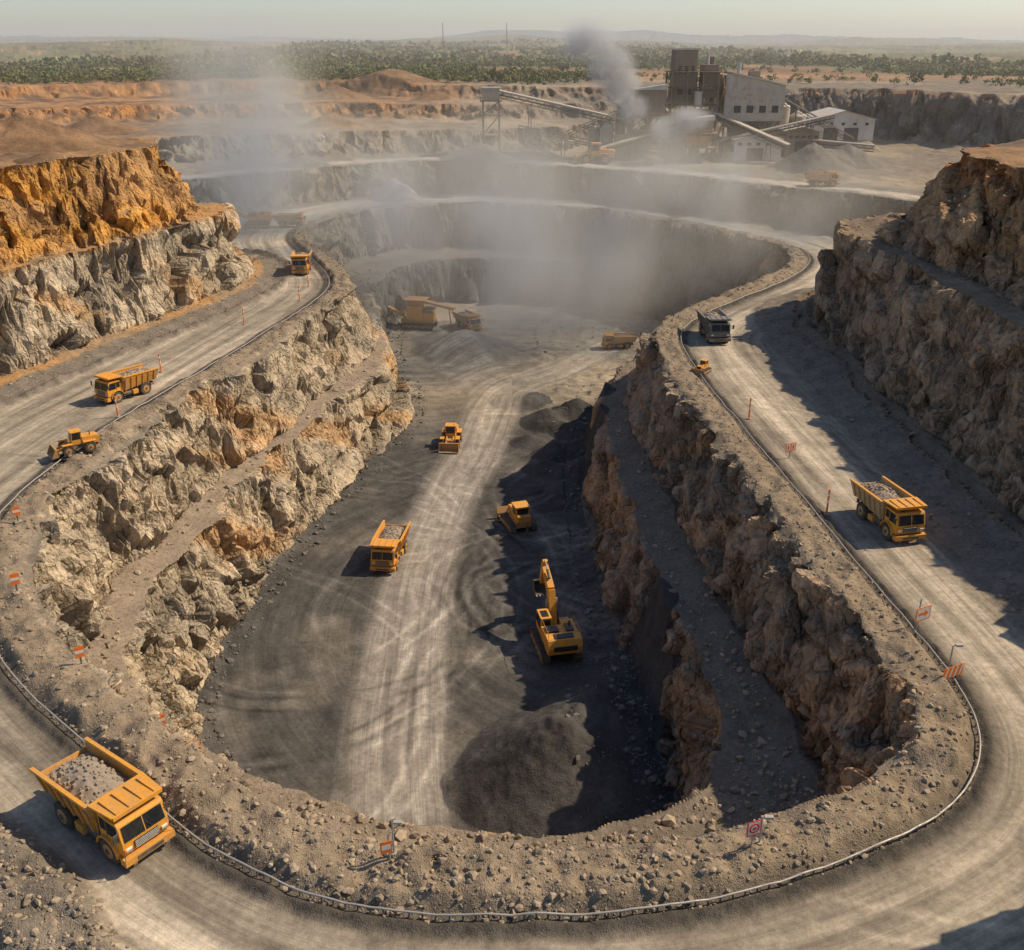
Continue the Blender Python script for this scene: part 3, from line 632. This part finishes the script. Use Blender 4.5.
    for k in range(5):
        y_=-.7+.33*k;b.prism([(o.x-.7,o.z-1.15),(o.x-.95,o.z-1.05),(o.x-.65,o.z-1.02)],y_,y_+.12,GRY)
    return b.mesh('excavator')
place('excavator',excavator(56,-68),5.0,96.5,hd(-.2,.98),scale=1.2)
place('excavator',excavator(12,-25,1.25),-62,248,hd(-1,-.1),scale=1.1)
def dozer():
    b=MB();tracks(b,4.2,2.7,.65,1.1)
    b.box(-1.9,1.4,-.95,.95,.7,1.5,YDK);b.prism([(.2,1.5),(2.3,1.4),(2.3,2.1),(.2,2.35)],-.7,.7,YEL)
    b.box(2.3,2.36,-.6,.6,1.45,2.0,BLKP)
    b.prism([(-1.5,1.5),(.2,1.5),(.25,2.3),(0,3.2),(-1.4,3.2)],-.85,.85,YEL);b.box(-1.6,.25,-.95,.95,3.2,3.32,YEL)
    for sd in(-1,1):b.box(-1.3,-.1,sd*.86-.015,sd*.86+.015,2.2,3.1,GLS)
    b.hexa([(.25,-.75,2.35),(.28,-.75,2.35),(.28,.75,2.35),(.25,.75,2.35)],[(.04,-.75,3.1),(.07,-.75,3.1),(.07,.75,3.1),(.04,.75,3.1)],GLS);b.box(-1.53,-1.46,-.7,.7,2.3,3.05,GLS)
    b.box(-2.2,-1.5,-.8,.8,1.5,2.3,YDK)
    b.cyl((1.2,.45,2.2),(1.2,.45,3.1),.08,DKM)
    pr=[(2.9,.1),(3.1,.15),(2.85,.8),(3.15,1.5),(3.0,1.55),(2.65,.8)]
    b.prism(pr,-2.0,2.0,YDK)
    for sd in(-1,1):b.bar((0,sd*1.8,.6),(2.8,sd*1.8,.5),.14,YEL);b.cyl((1.9,sd*.8,1.7),(2.75,sd*.8,.8),.09,GRY)
    b.bar((-2.2,0,1.2),(-3.2,0,1.5),.15,YDK);b.prism([(-3.3,1.7),(-3.1,1.7),(-3.15,.5),(-3.35,.4)],-.12,.12,DKM)
    return b.mesh('bulldozer')
DZ=dozer()
place('bulldozer',DZ,1.0,128,hd(-.3,.95),scale=1.15)
place('bulldozer',DZ,25.9,130.5,hd(-.6,-.8),scale=.5)
def loader():
    b=MB()
    for sd in(-1,1):
        b.wheel(1.6,sd*1.25,.85,.65,sd);b.wheel(-1.6,sd*1.25,.85,.65,sd)
    b.box(.4,2.2,-.7,.7,.7,1.5,YDK);b.box(-3,0,-.75,.75,.8,1.4,DKM)
    b.prism([(-3.2,1.2),(-3.3,2.1),(-3.0,2.4),(-.7,2.5),(-.7,1.2)],-.9,.9,YEL);b.box(-3.33,-3.2,-.7,.7,1.3,2.1,BLKP)
    b.prism([(-.7,1.4),(.75,1.4),(.9,2.2),(.65,3.35),(-.7,3.35)],-.8,.8,YEL);b.box(-.85,.85,-.9,.9,3.35,3.47,YEL)
    for sd in(-1,1):
        b.prism([(-.55,2.2),(.8,2.2),(.58,3.25),(-.55,3.25)],sd*.8-.02,sd*.8+.02,GLS)
        b.prism([(1.2,1.9),(3.2,.9),(3.2,.6),(1.2,1.5)],sd*.55-.12,sd*.55+.12,YEL);b.cyl((.9,sd*.35,1.2),(2.4,sd*.35,1.1),.1,GRY)
        b.box(-2.6,-.7,sd*1.25-.35,sd*1.25+.35,1.75,1.85,YEL);b.box(.9,2.4,sd*1.25-.35,sd*1.25+.35,1.75,1.85,YEL)
    b.hexa([(.9,-.7,2.25),(.93,-.7,2.25),(.93,.7,2.25),(.9,.7,2.25)],[(.68,-.7,3.25),(.71,-.7,3.25),(.71,.7,3.25),(.68,.7,3.25)],GLS);b.box(-.74,-.7,-.65,.65,2.55,3.25,GLS)
    b.prism([(3.0,.9),(3.1,.2),(4.2,.1),(4.2,.2),(3.25,.35),(3.3,1.3),(3.5,1.5),(3.2,1.5)],-1.6,1.6,YDK)
    for y_ in(-1.6,1.55):b.prism([(3.0,.9),(3.1,.2),(4.2,.1),(3.6,1.4),(3.2,1.5)],y_,y_+.05,YDK)
    b.cyl((-2,.4,2.45),(-2,.4,3.1),.08,DKM);b.cyl((0,.5,3.47),(0,.5,3.62),.08,ORG,8)
    return b.mesh('wheel_loader')
WL=loader()
place('wheel_loader',WL,-10.4,159.5,hd(-.05,-1),scale=1.05)
place('wheel_loader',WL,-47.0,100.5,hd(-.8,-.6),scale=.7)
place('wheel_loader',WL,24.5,305,hd(-1,.1),scale=1.7)
place('wheel_loader',WL,41,303,hd(.3,-1),scale=1.1)
def crusher():
    b=MB();tracks(b,9,4.2,1.0,1.5)
    b.box(-4.5,4.5,-1.8,1.8,1.6,2.4,YDK);b.box(-1.5,2.8,-1.9,1.9,2.4,6,YEL);b.box(-4.3,-1.6,-1.6,1.6,2.4,4.4,YEL)
    b.hexa([(-1.2,-1.2,6),(2.2,-1.2,6),(2.2,1.2,6),(-1.2,1.2,6)],[(-2.6,-2.4,7.8),(3.4,-2.4,7.8),(3.4,2.4,7.8),(-2.6,2.4,7.8)],YDK)
    for x_ in(-4,-2.8,3.6,4.4):
        for y_ in(-1.7,1.7):b.bar((x_,y_,2.4),(x_,y_,5.4),.12,YDK)
    b.box(-4.6,-1.6,-1.9,1.9,5.3,5.45,DKM);b.box(2.9,4.6,-1.9,1.9,5.3,5.45,DKM)
    b.hexa([(4,-.7,2.6),(12,-.7,6.4),(12,.7,6.4),(4,.7,2.6)],[(4,-.7,3.3),(12,-.7,7.0),(12,.7,7.0),(4,.7,3.3)],YEL)
    for k in range(8):
        x_=4.5+k;z_=2.8+.47*(k+.5);b.bar((x_,-.8,z_),(x_,-.8,z_+1.1),.06,YDK);b.bar((x_,.8,z_),(x_,.8,z_+1.1),.06,YDK)
    b.hexa([(-10,-.9,5.2),(-2,-.9,6.8),(-2,.9,6.8),(-10,.9,5.2)],[(-10,-.9,5.8),(-2,-.9,7.4),(-2,.9,7.4),(-10,.9,5.8)],YDK)
    b.bar((-9,0,0),(-8.5,0,5.3),.25,YDK);b.bar((10,-.5,0),(10,-.5,5.6),.2,YDK);b.bar((10,.5,0),(10,.5,5.6),.2,YDK)
    for k in range(4):b.box(-1+k*.9,-.6+k*.9,-1.93,-1.9,3,5.2,BLKP)
    return b.mesh('mobile_crusher')
place('mobile_crusher',crusher(),-22.5,237,hd(-.9,.2),scale=.9)
# ------------------------------------------------------------------ roadside furniture
def pipe():
    p_=chaikin(rimS,1);k=np.roll(p_,-1,0)-np.roll(p_,1,0);k/=np.linalg.norm(k,axis=1)[:,None]
    nrm=np.stack([k[:,1],-k[:,0]],1)
    area=np.sum(p_[:,0]*np.roll(p_[:,1],-1)-np.roll(p_[:,0],-1)*p_[:,1])
    if area<0:nrm=-nrm
    q_=p_+nrm*4.4
    dd=samp('R',q_[:,0],q_[:,1]);keep=(dd<-4.0);z_=height(q_[:,0],q_[:,1])
    b=MB();n_=len(q_)
    for i in range(n_):
        j=(i+1)%n_
        if keep[i] and keep[j] and q_[i,1]<215 and np.hypot(*(q_[i]-q_[j]))<12:
            b.cyl((q_[i,0],q_[i,1],z_[i]+.38),(q_[j,0],q_[j,1],z_[j]+.38),.06,GRY,8)
            b.cyl((q_[i,0],q_[i,1],z_[i]-.1),(q_[i,0],q_[i,1],z_[i]+.4),.05,DKM,6)
    me=b.mesh('guard_pipe');o=bpy.data.objects.new('guard_pipe',me);scene.collection.objects.link(o)
pipe()
def marker(h=1.3,c=ORG):
    b=MB();b.cyl((0,0,-.3),(0,0,h),.05,DKM,8);b.box(-.25,.25,-.06,-.02,h-.75,h,c);b.box(-.25,.25,-.066,-.06,h-.47,h-.28,WHT);b.box(-.25,.25,-.25,.25,-.3,.08,CONC);return b.mesh('marker_post')
MK=marker()
for (x_,y_,s_) in[(-23.3,54.5,1.1),(-30.6,60,1.2),(-39.4,69.5,1.3),(-45.2,82.4,1.2)]:place('marker_post',MK,x_,y_,.55,scale=s_,bevel=0)
def tallpost():
    b=MB();b.cyl((0,0,-.3),(0,0,2.6),.1,ORG,8);b.cyl((0,0,1.2),(0,0,1.5),.105,WHT,8);b.cyl((0,0,1.95),(0,0,2.2),.105,WHT,8);b.cyl((0,0,-.3),(0,0,.1),.3,CONC,10);return b.mesh('delineator_post')
TP=tallpost()
for (x_,y_) in[(-47.2,112.8),(-47.8,130.7),(-42.6,155.6),(29.8,85.6),(33.4,175.5),(28.2,112),(-37,172),(-37.5,183)]:place('delineator_post',TP,x_,y_,0,bevel=0)
def sign(kind):
    b=MB()
    if kind=='target':
        b.cyl((0,0,-.3),(0,0,1.7),.05,GRY,8);b.box(-.42,.42,-.07,-.04,.75,1.65,RED);b.box(-.36,.36,-.076,-.07,.81,1.59,WHT)
        b.cyl((0,-.076,1.2),(0,-.082,1.2),.3,RED,24);b.cyl((0,-.082,1.2),(0,-.088,1.2),.2,WHT,24);b.cyl((0,-.088,1.2),(0,-.094,1.2),.11,RED,20)
    if kind=='arrow':
        b.cyl((-.35,0,-.3),(-.35,0,2.6),.05,GRY,8);b.box(-.65,.65,-.07,-.04,.9,1.9,ORG);b.box(-.57,.57,-.076,-.07,.98,1.82,WHT)
        b.add([(-.45,-.08,1.3),(.1,-.08,1.3),(.1,-.08,1.12),(.45,-.08,1.4),(.1,-.08,1.68),(.1,-.08,1.5),(-.45,-.08,1.5)],[(0,1,2,3,4,5,6)],ORG)
    if kind=='stripe':
        for x_ in(-.6,.6):b.cyl((x_,0,-.3),(x_,0,1.35),.05,GRY,8)
        b.box(-.85,.85,-.07,-.04,.5,1.3,ORG)
        for k in range(4):
            x0=-.8+k*.42;b.add([(x0,-.076,.54),(x0+.16,-.076,.54),(x0+.36,-.076,1.26),(x0+.2,-.076,1.26)],[(0,1,2,3)],WHT)
    if kind=='panel':
        b.cyl((0,0,-.3),(0,0,1.5),.05,GRY,8);b.box(-.6,.6,-.07,-.04,.7,1.5,ORG);b.box(-.5,-.08,-.076,-.07,.8,1.4,WHT);b.box(.08,.5,-.076,-.07,.8,1.4,WHT);b.box(-.36,-.2,-.082,-.076,.9,1.3,RED);b.box(.2,.36,-.082,-.076,.9,1.3,RED)
    if kind=='site':
        b.cyl((.1,0,-.3),(.1,0,1.7),.06,GRY,8);b.box(-.4,.24,-.09,-.06,.55,1.35,ORG);b.box(-.33,.17,-.096,-.09,.8,1.12,WHT)
    return b.mesh('road_sign')
place('warning_sign',sign('target'),12.9,41.6,.35,bevel=0,scale=1.05)
place('warning_sign',sign('arrow'),30.9,65,.45,bevel=0,scale=1.15)
place('striped_hazard_sign',sign('stripe'),30.5,58.2,.45,bevel=0,scale=1.1)
place('warning_sign',sign('panel'),29.9,99.8,.45,bevel=0,scale=1.15)
place('warning_sign',sign('site'),-6.7,41.4,.4,bevel=0,scale=1.0)
def lamp(h):
    b=MB();b.cyl((0,0,-.3),(0,0,h),.07,GRY,8,.05);b.bar((0,0,h),(.3,-.1,h+.12),.05,GRY);b.box(.1,.6,-.25,.0,h+.08,h+.22,GRY);b.box(.14,.56,-.22,-.02,h+.05,h+.08,LMP);b.cyl((0,0,-.3),(0,0,.12),.2,CONC,10);return b.mesh('street_lamp')
place('street_lamp',lamp(2.4),-6.4,41.7,0,bevel=0,scale=.9);place('street_lamp',lamp(2.3),30.8,59.4,0,bevel=0);place('street_lamp',lamp(2.0),13.4,41.9,0,bevel=0,scale=.9)
# ------------------------------------------------------------------ processing plant
def corr(b,x0,x1,y0,y1,z0,z1,m,st=.9):
    b.box(x0,x1,y0,y1,z0,z1,m)
    x_=x0
    while x_<x1-.3:b.box(x_,x_+.3,y0-.12,y0-.001,z0,z1,m);x_+=st
    y_=y0
    while y_<y1-.3:
        b.box(x0-.12,x0-.001,y_,y_+.3,z0,z1,m);b.box(x1+.001,x1+.12,y_,y_+.3,z0,z1,m);y_+=st
def frame(b,x0,x1,y0,y1,z0,zs,m,w=.35,nx_=3):
    xs=np.linspace(x0,x1,nx_)
    for x_ in xs:
        for y_ in(y0,y1):b.box(x_-w/2,x_+w/2,y_-w/2,y_+w/2,z0,zs[-1],m)
    pz=z0
    for z_ in zs:
        b.box(x0-.8,x1+.8,y0-.8,y1+.8,z_-.18,z_,m)
        for i in range(nx_-1):
            for y_ in(y0,y1):
                b.bar((xs[i],y_-.2,pz),(xs[i+1],y_-.2,z_-.2),.16,m);
        for x_ in(x0,x1):b.bar((x_,y0,z_-.2),(x_,y1,pz),.16,m)
        for (a,c) in(((x0-.8,y0-.8),(x1+.8,y0-.8)),((x0-.8,y0-.8),(x0-.8,y1+.8)),((x1+.8,y0-.8),(x1+.8,y1+.8))):
            b.bar((a[0],a[1],z_+1.1),(c[0],c[1],z_+1.1),.07,YDK);b.bar((a[0],a[1],z_+.6),(c[0],c[1],z_+.6),.05,YDK)
            for t in np.linspace(0,1,6):
                q0=(a[0]+(c[0]-a[0])*t,a[1]+(c[1]-a[1])*t);b.bar((q0[0],q0[1],z_),(q0[0],q0[1],z_+1.1),.07,YDK)
        pz=z_
def finish(b,name):
    o=bpy.data.objects.new(name,b.mesh(name));scene.collection.objects.link(o);return o
G=9.0
b=MB()
frame(b,48,62,322,334,G-1,[G+5,G+10,G+15,G+20,G+24.5],RST,.5,4)
corr(b,49,55.5,324,333,G+15.1,G+30.5,CLB);b.box(48.5,56,323.3,333.7,G+30.5,G+31,RUF)
corr(b,58,62,324,333,G+17.1,G+26.4,CLB);corr(b,50,61,325,332,G+5.1,G+9.8,CLB)
b.cyl((52,321,G+10.1),(52,321,G+14),1.5,GRY);b.cyl((56,321.5,G+15.1),(56,321.5,G+19),1.2,CLD);b.box(56,61,325,331,G+10.1,G+13.6,CLB)
for k in range(3):b.box(50+k*1.9,51+k*1.9,323.82,323.87,G+24,G+26,BLKP)
for k in range(2):b.box(50+k*2.6,51.6+k*2.6,323.82,323.87,G+18,G+20,BLKP)
b.cyl((59,326,G+24.5),(59,326,G+29.5),.5,GRY);b.cyl((61,329,G+24.5),(61,329,G+28.5),.8,RST)
for k in range(5):
    s_=1 if k%2 else -1;b.bar((63.4,322+s_*3,G+k*5),(63.4,322-s_*3,G+k*5+5),.3,YDK);b.bar((63.4,322+s_*3,G+k*5+1),(63.4,322-s_*3,G+k*5+6),.08,YDK)
finish(b,'screening_tower')
b=MB()
frame(b,64.5,81,322,336,G-1,[G+5,G+10.5],RST,.5,4)
b.prism([(64,G+10.6),(82,G+10.6),(82,G+20.5),(66,G+24),(64,G+23.6)],321,337,CLD)
for k in range(18):b.box(64.4+k,64.6+k,320.88,320.999,G+10.6,G+20,CLD)
b.hexa([(65.6,320.4,G+24.1),(82.5,320.4,G+20.5),(82.5,337.6,G+20.5),(65.6,337.6,G+24.1)],[(65.6,320.4,G+24.5),(82.5,320.4,G+20.9),(82.5,337.6,G+20.9),(65.6,337.6,G+24.5)],RUF)
for k in range(4):b.box(67+k*3.8,69+k*3.8,320.82,320.87,G+13,G+15,BLKP)
corr(b,66,79,324,335,G-.5,G+4.6,CLB);b.box(68,76,323,334,G+5.1,G+8.6,RST)
b.cyl((68,323,G+24),(68,323,G+27),.6,GRY);b.box(72,75,325,329,G+22.5,G+24.6,CLB)
finish(b,'crusher_house')
b=MB()
frame(b,36,46,316,324,G-1,[G+4,G+8,G+12],RST,.45,3);corr(b,37,45.5,317,323,G+12.1,G+19.5,CLB);b.hexa([(36.5,316.4,G+19.6),(46,316.4,G+19.6),(46,323.6,G+19.6),(36.5,323.6,G+19.6)],[(36.5,316.4,G+19.9),(46,316.4,G+21.2),(46,323.6,G+21.2),(36.5,323.6,G+19.9)],RUF)
b.hexa([(38,317.5,G+4),(44,317.5,G+4),(44,322.5,G+4),(38,322.5,G+4)],[(36.8,316.6,G+7.6),(45.2,316.6,G+7.6),(45.2,323.4,G+7.6),(36.8,323.4,G+7.6)],RST)
corr(b,31,35,314,319,G-1,G+7,CLB);b.cyl((33,322,G-1),(33,322,G+13),1.5,RST,20)
for k in range(3):b.cyl((47.5+k*3.4,313,G+2),(47.5+k*3.4,313,G+6.5),1.4,RST,16);b.cyl((47.5+k*3.4,313,G-1),(47.5+k*3.4,313,G+2),.4,RST,16,1.4)
b.box(46,57,311.5,314.5,G+6.5,G+6.8,RST);corr(b,47,52,314,319,G-1,G+4,CLD)
finish(b,'crushing_plant')
def silo(x_,y_,r_,h_,m_):
    b=MB();b.cyl((x_,y_,G-1),(x_,y_,G+h_),r_,m_,24);b.cyl((x_,y_,G+h_),(x_,y_,G+h_+r_*.7),r_,RUF,24,.3)
    for k in range(int(h_/2)):b.cyl((x_,y_,G+1+k*2),(x_,y_,G+1.15+k*2),r_+.06,m_,24)
    b.cyl((x_,y_,G+h_+r_*.7),(x_,y_,G+h_+r_*.7+1),.4,GRY,8)
    for k in range(12):b.bar((x_-r_-.3,y_-.3,G+k*h_/12),(x_-r_-.3,y_+.3,G+k*h_/12),.06,GRY)
    finish(b,'storage_silo')
silo(29,321,1.9,9,CONC);silo(25.5,326,1.9,8,CLD);silo(85.5,337,2.6,14,CLD);silo(91,338,2.6,11,CONC)
b=MB()
frame(b,50,60,309,315,G-1,[G+4,G+8],RST,.35,3);b.box(51,59,310,314,G+8,G+11.5,CLB);b.hexa([(50.6,309.6,G+11.5),(59.4,309.6,G+11.5),(59.4,314.4,G+11.5),(50.6,314.4,G+11.5)],[(50.6,309.6,G+11.8),(59.4,309.6,G+12.8),(59.4,314.4,G+12.8),(50.6,314.4,G+11.8)],RUF)
b.hexa([(52,310.6,G+4),(58,310.6,G+4),(58,313.4,G+4),(52,313.4,G+4)],[(51,309.8,G+7.4),(59,309.8,G+7.4),(59,314.2,G+7.4),(51,314.2,G+7.4)],YDK)
finish(b,'screening_frame')
def shed(name,x0,x1,y0,y1,z0,h,rh,wall,doors=2):
    b=MB();xm=(x0+x1)/2
    b.prism([(x0,z0),(x1,z0),(x1,z0+h),(xm,z0+h+rh),(x0,z0+h)],y0,y1,wall)
    k=x0+.3
    while k<x1-.4:
        zt=z0+h+rh*(1-abs(k-xm)/((x1-x0)/2))-.3;b.box(k,k+.2,y0-.1,y0-.001,z0,zt,wall);k+=.9
    for sd,(xa) in((-1,x0-.6),(1,x1+.6)):
        ze=z0+h-.6*rh/((x1-x0)/2)
        a=[(xa,y0-.7,ze+.05),(xm,y0-.7,z0+h+rh+.05),(xm,y1+.7,z0+h+rh+.05),(xa,y1+.7,ze+.05)]
        c=[(q_[0],q_[1],q_[2]+.25) for q_ in a]
        if sd>0:a=a[::-1];c=c[::-1]
        b.hexa(a,c,RUF)
    w=(x1-x0)/(doors+1.0)
    for i in range(doors):
        xa=x0+w*(i+.5)+.3;b.box(xa,xa+w*.7,y0-.16,y0-.1,z0,z0+h*.62,DKM)
    for i in range(5):
        xa=x0+(x1-x0)*(i+.4)/5.2;b.box(xa,xa+1.1,y0-.15,y0-.1,z0+h*.74,z0+h*.74+.8,BLKP)
    for i in range(4):
        ya=y0+(y1-y0)*(i+.3)/4;b.box(x0-.06,x0-.003,ya,ya+1.6,z0+h*.4,z0+h*.75,BLKP)
    return finish(b,name)
shed('metal_shed',98,118,344,362,12,6.5,2.6,CLW)
shed('metal_shed',66,80,311,319,G,6,1.4,CLW,1)
shed('metal_shed',84,94,322,332,G,7.5,1.2,CLB,1)
def conveyor(name,p0,p1,w=1.3,h=1.6,leg=14,mat=RST,cover=True):
    b=MB();a=Vector(p0);c=Vector(p1);d=c-a;L=d.length;dn_=d.normalized();s=Vector((-dn_.y,dn_.x,0)).normalized()*w;u=Vector((0,0,h))
    n_=max(4,int(L/2.6))
    for e in(-1,1):
        b.bar(tuple(a+s*e),tuple(c+s*e),.16,mat);b.bar(tuple(a+s*e+u),tuple(c+s*e+u),.16,mat)
        for i in range(n_):
            q0=a+d*(i/n_)+s*e;q1=a+d*((i+1)/n_)+s*e;b.bar(tuple(q0),tuple(q1+u),.1,mat);b.bar(tuple(q0),tuple(q0+u),.1,mat)
    f=[a-s*.9+u*.45,c-s*.9+u*.45,c+s*.9+u*.45,a+s*.9+u*.45];b.hexa([tuple(v_) for v_ in f],[tuple(v_+Vector((0,0,.2))) for v_ in f],BLKP)
    if cover:
        f=[a-s*1.05+u*1.05,c-s*1.05+u*1.05,c+s*1.05+u*1.05,a+s*1.05+u*1.05];b.hexa([tuple(v_) for v_ in f],[tuple(v_+Vector((0,0,.35))) for v_ in f],CLD)
    k=int(L/leg)
    for i in range(k+1):
        t=(i+.5)/(k+1);q=a+d*t;g=H(q.x,q.y)-.3
        for e in(-1,1):b.bar((q.x+s.x*e*1.6,q.y+s.y*e*1.6,g),tuple(q+s*e),.22,mat)
        zz_=g
        while zz_<q.z-4:
            b.bar((q.x+s.x*1.4,q.y+s.y*1.4,zz_),(q.x-s.x*1.3,q.y-s.y*1.3,zz_+3.5),.12,mat);zz_+=3.5
    return finish(b,name)
conveyor('belt_conveyor',(-5,330,26),(37,320,17.5),leg=24,w=1.6,h=1.9)
conveyor('belt_conveyor',(2,318,17),(30,317,11.5),cover=False)
conveyor('belt_conveyor',(49,321,16),(22,305,10.5),w=.9)
conveyor('belt_conveyor',(60,318,12),(96,316,20),w=1.2)
conveyor('belt_conveyor',(62,322,20),(80,304,12.5),w=1.1)
conveyor('belt_conveyor',(56,316,17.5),(40,306,11),w=.9,cover=False)
conveyor('belt_conveyor',(82,325,13),(110,318,11),w=1.1)
conveyor('belt_conveyor',(10,326,12),(42,322,25),w=1.0,leg=16,cover=False)
conveyor('belt_conveyor',(82,330,25),(106,326,12.5),w=1.1)
b=MB();frame(b,-9,-4,328,333,G-1,[G+6,G+12,G+16],RST,.4,2);corr(b,-9,-4,328,333,G+16.1,G+19.5,CLD);b.box(-9.4,-3.6,327.6,333.4,G+19.5,G+19.9,RUF);finish(b,'transfer_tower')
def mast(x_,y_,h):
    b=MB();z0=H(x_,y_)
    for a in range(3):
        t=a*2.094;t2=(a+1)*2.094
        b.cyl((x_+math.cos(t)*1.6,y_+math.sin(t)*1.6,z0-1),(x_+math.cos(t)*.3,y_+math.sin(t)*.3,z0+h),.28,RST,4,.22)
        for k in range(14):
            f0=k/14;f1=(k+1)/14;r0=1.6-1.3*f0;r1=1.6-1.3*f1
            b.bar((x_+math.cos(t)*r0,y_+math.sin(t)*r0,z0+h*f0),(x_+math.cos(t2)*r1,y_+math.sin(t2)*r1,z0+h*f1),.16,RST)
    finish(b,'radio_mast')
mast(-95,1500,40);mast(-7.5,1500,40)
# ------------------------------------------------------------------ dust
def dust(name,bb,blobs,color,aniso,nscale,nlo,nhi,rate=.5,stretch=(1,1,1.0)):
    b=MB();b.box(*bb,BLK);me=b.mesh(name);me.materials.clear()
    m=bpy.data.materials.new(name+'_volume');m.use_nodes=True;nt=m.node_tree;nt.nodes.clear()
    o=N(nt,'ShaderNodeOutputMaterial');v=N(nt,'ShaderNodeVolumeScatter');nt.links.new(v.outputs[0],o.inputs['Volume'])
    v.inputs['Color'].default_value=(*color,1);v.inputs['Anisotropy'].default_value=aniso
    if blobs:
        pos=N(nt,'ShaderNodeNewGeometry').outputs['Position'];tot=None
        for (c,r,dn) in blobs:
            s1=N(nt,'ShaderNodeVectorMath',operation='SUBTRACT');nt.links.new(pos,s1.inputs[0]);s1.inputs[1].default_value=c
            s2=N(nt,'ShaderNodeVectorMath',operation='DIVIDE');nt.links.new(s1.outputs[0],s2.inputs[0]);s2.inputs[1].default_value=r
            s3=N(nt,'ShaderNodeVectorMath',operation='LENGTH');nt.links.new(s2.outputs[0],s3.inputs[0])
            mr=N(nt,'ShaderNodeMapRange',interpolation_type='SMOOTHSTEP');nt.links.new(s3.outputs['Value'],mr.inputs[0])
            mr.inputs[1].default_value=.0;mr.inputs[2].default_value=1;mr.inputs[3].default_value=dn;mr.inputs[4].default_value=0
            tot=mr.outputs[0] if tot is None else mathn(nt,'ADD',tot,mr.outputs[0])
        sc=N(nt,'ShaderNodeVectorMath',operation='MULTIPLY');sc.inputs[1].default_value=stretch;nt.links.new(pos,sc.inputs[0])
        nz_=noise(nt,nscale,2,sc.outputs[0],.55)
        nt.links.new(mathn(nt,'MULTIPLY',tot,ramp(nt,nz_,nlo,nhi,0,1.7)),v.inputs['Density'])
    else:
        v.inputs['Density'].default_value=nscale
    me.materials.append(m)
    if blobs:
        try:m.cycles.volume_step_rate=rate
        except Exception:pass
    ob=bpy.data.objects.new(name,me);scene.collection.objects.link(ob);return ob
dust('dust_cloud',(-98,98,172,318,-23,48),[((2,222,-4),(46,44,20),.055),((10,240,4),(74,66,32),.026),((-62,250,18),(25,36,44),.085),((-38,238,12),(36,36,24),.045),((55,238,6),(46,46,24),.034)],(1,.86,.66),0,.046,.37,.64,rate=3,stretch=(1,1,.7))
dust('steam_plume',(10,64,300,330,14,50),[((36,316,24),(6,6,6),.6),((33,316,29),(7,7,7),.5),((29,316,35),(9,8,8),.36),((22,316,42),(11,9,8),.26),((46,309,18),(7,6,5),.45),((52,309,21),(8,6,5),.36)],(1,.99,.97),0,.16,.34,.58,rate=1.8)
dust('haze',(-2600,2600,150,4000,-24,90),None,(1,.94,.84),.1,.0003,0,0)
# ------------------------------------------------------------------ sky, sun, camera
SUN_EL=math.radians(44);sx,sy=.96,.28
w=bpy.data.worlds.new('World');scene.world=w;w.use_nodes=True;nt=w.node_tree
bg=nt.nodes['Background'];sk=nt.nodes.new('ShaderNodeTexSky');sk.sky_type='NISHITA';sk.sun_disc=False
sk.sun_elevation=SUN_EL;sk.sun_rotation=math.atan2(sx,sy);sk.dust_density=.8;sk.air_density=.9;sk.ozone_density=1.3
nt.links.new(sk.outputs[0],bg.inputs[0]);bg.inputs[1].default_value=.125
ld=bpy.data.lights.new('sun','SUN');ld.energy=5;ld.angle=math.radians(.5);ld.color=(1,.83,.6)
lo=bpy.data.objects.new('sun',ld);scene.collection.objects.link(lo)
dv=Vector((-sx*math.cos(SUN_EL),-sy*math.cos(SUN_EL),-math.sin(SUN_EL)));lo.rotation_euler=dv.to_track_quat('-Z','Y').to_euler()
cd=bpy.data.cameras.new('camera');cam=bpy.data.objects.new('camera',cd);scene.collection.objects.link(cam)
cam.location=(0,0,41);cam.rotation_euler=(math.radians(90-23.3),0,0);cd.lens=1000/1024*36;cd.sensor_width=36;cd.clip_start=.5;cd.clip_end=30000
scene.camera=cam
scene.view_settings.view_transform='Standard';scene.view_settings.look='None';scene.view_settings.exposure=0
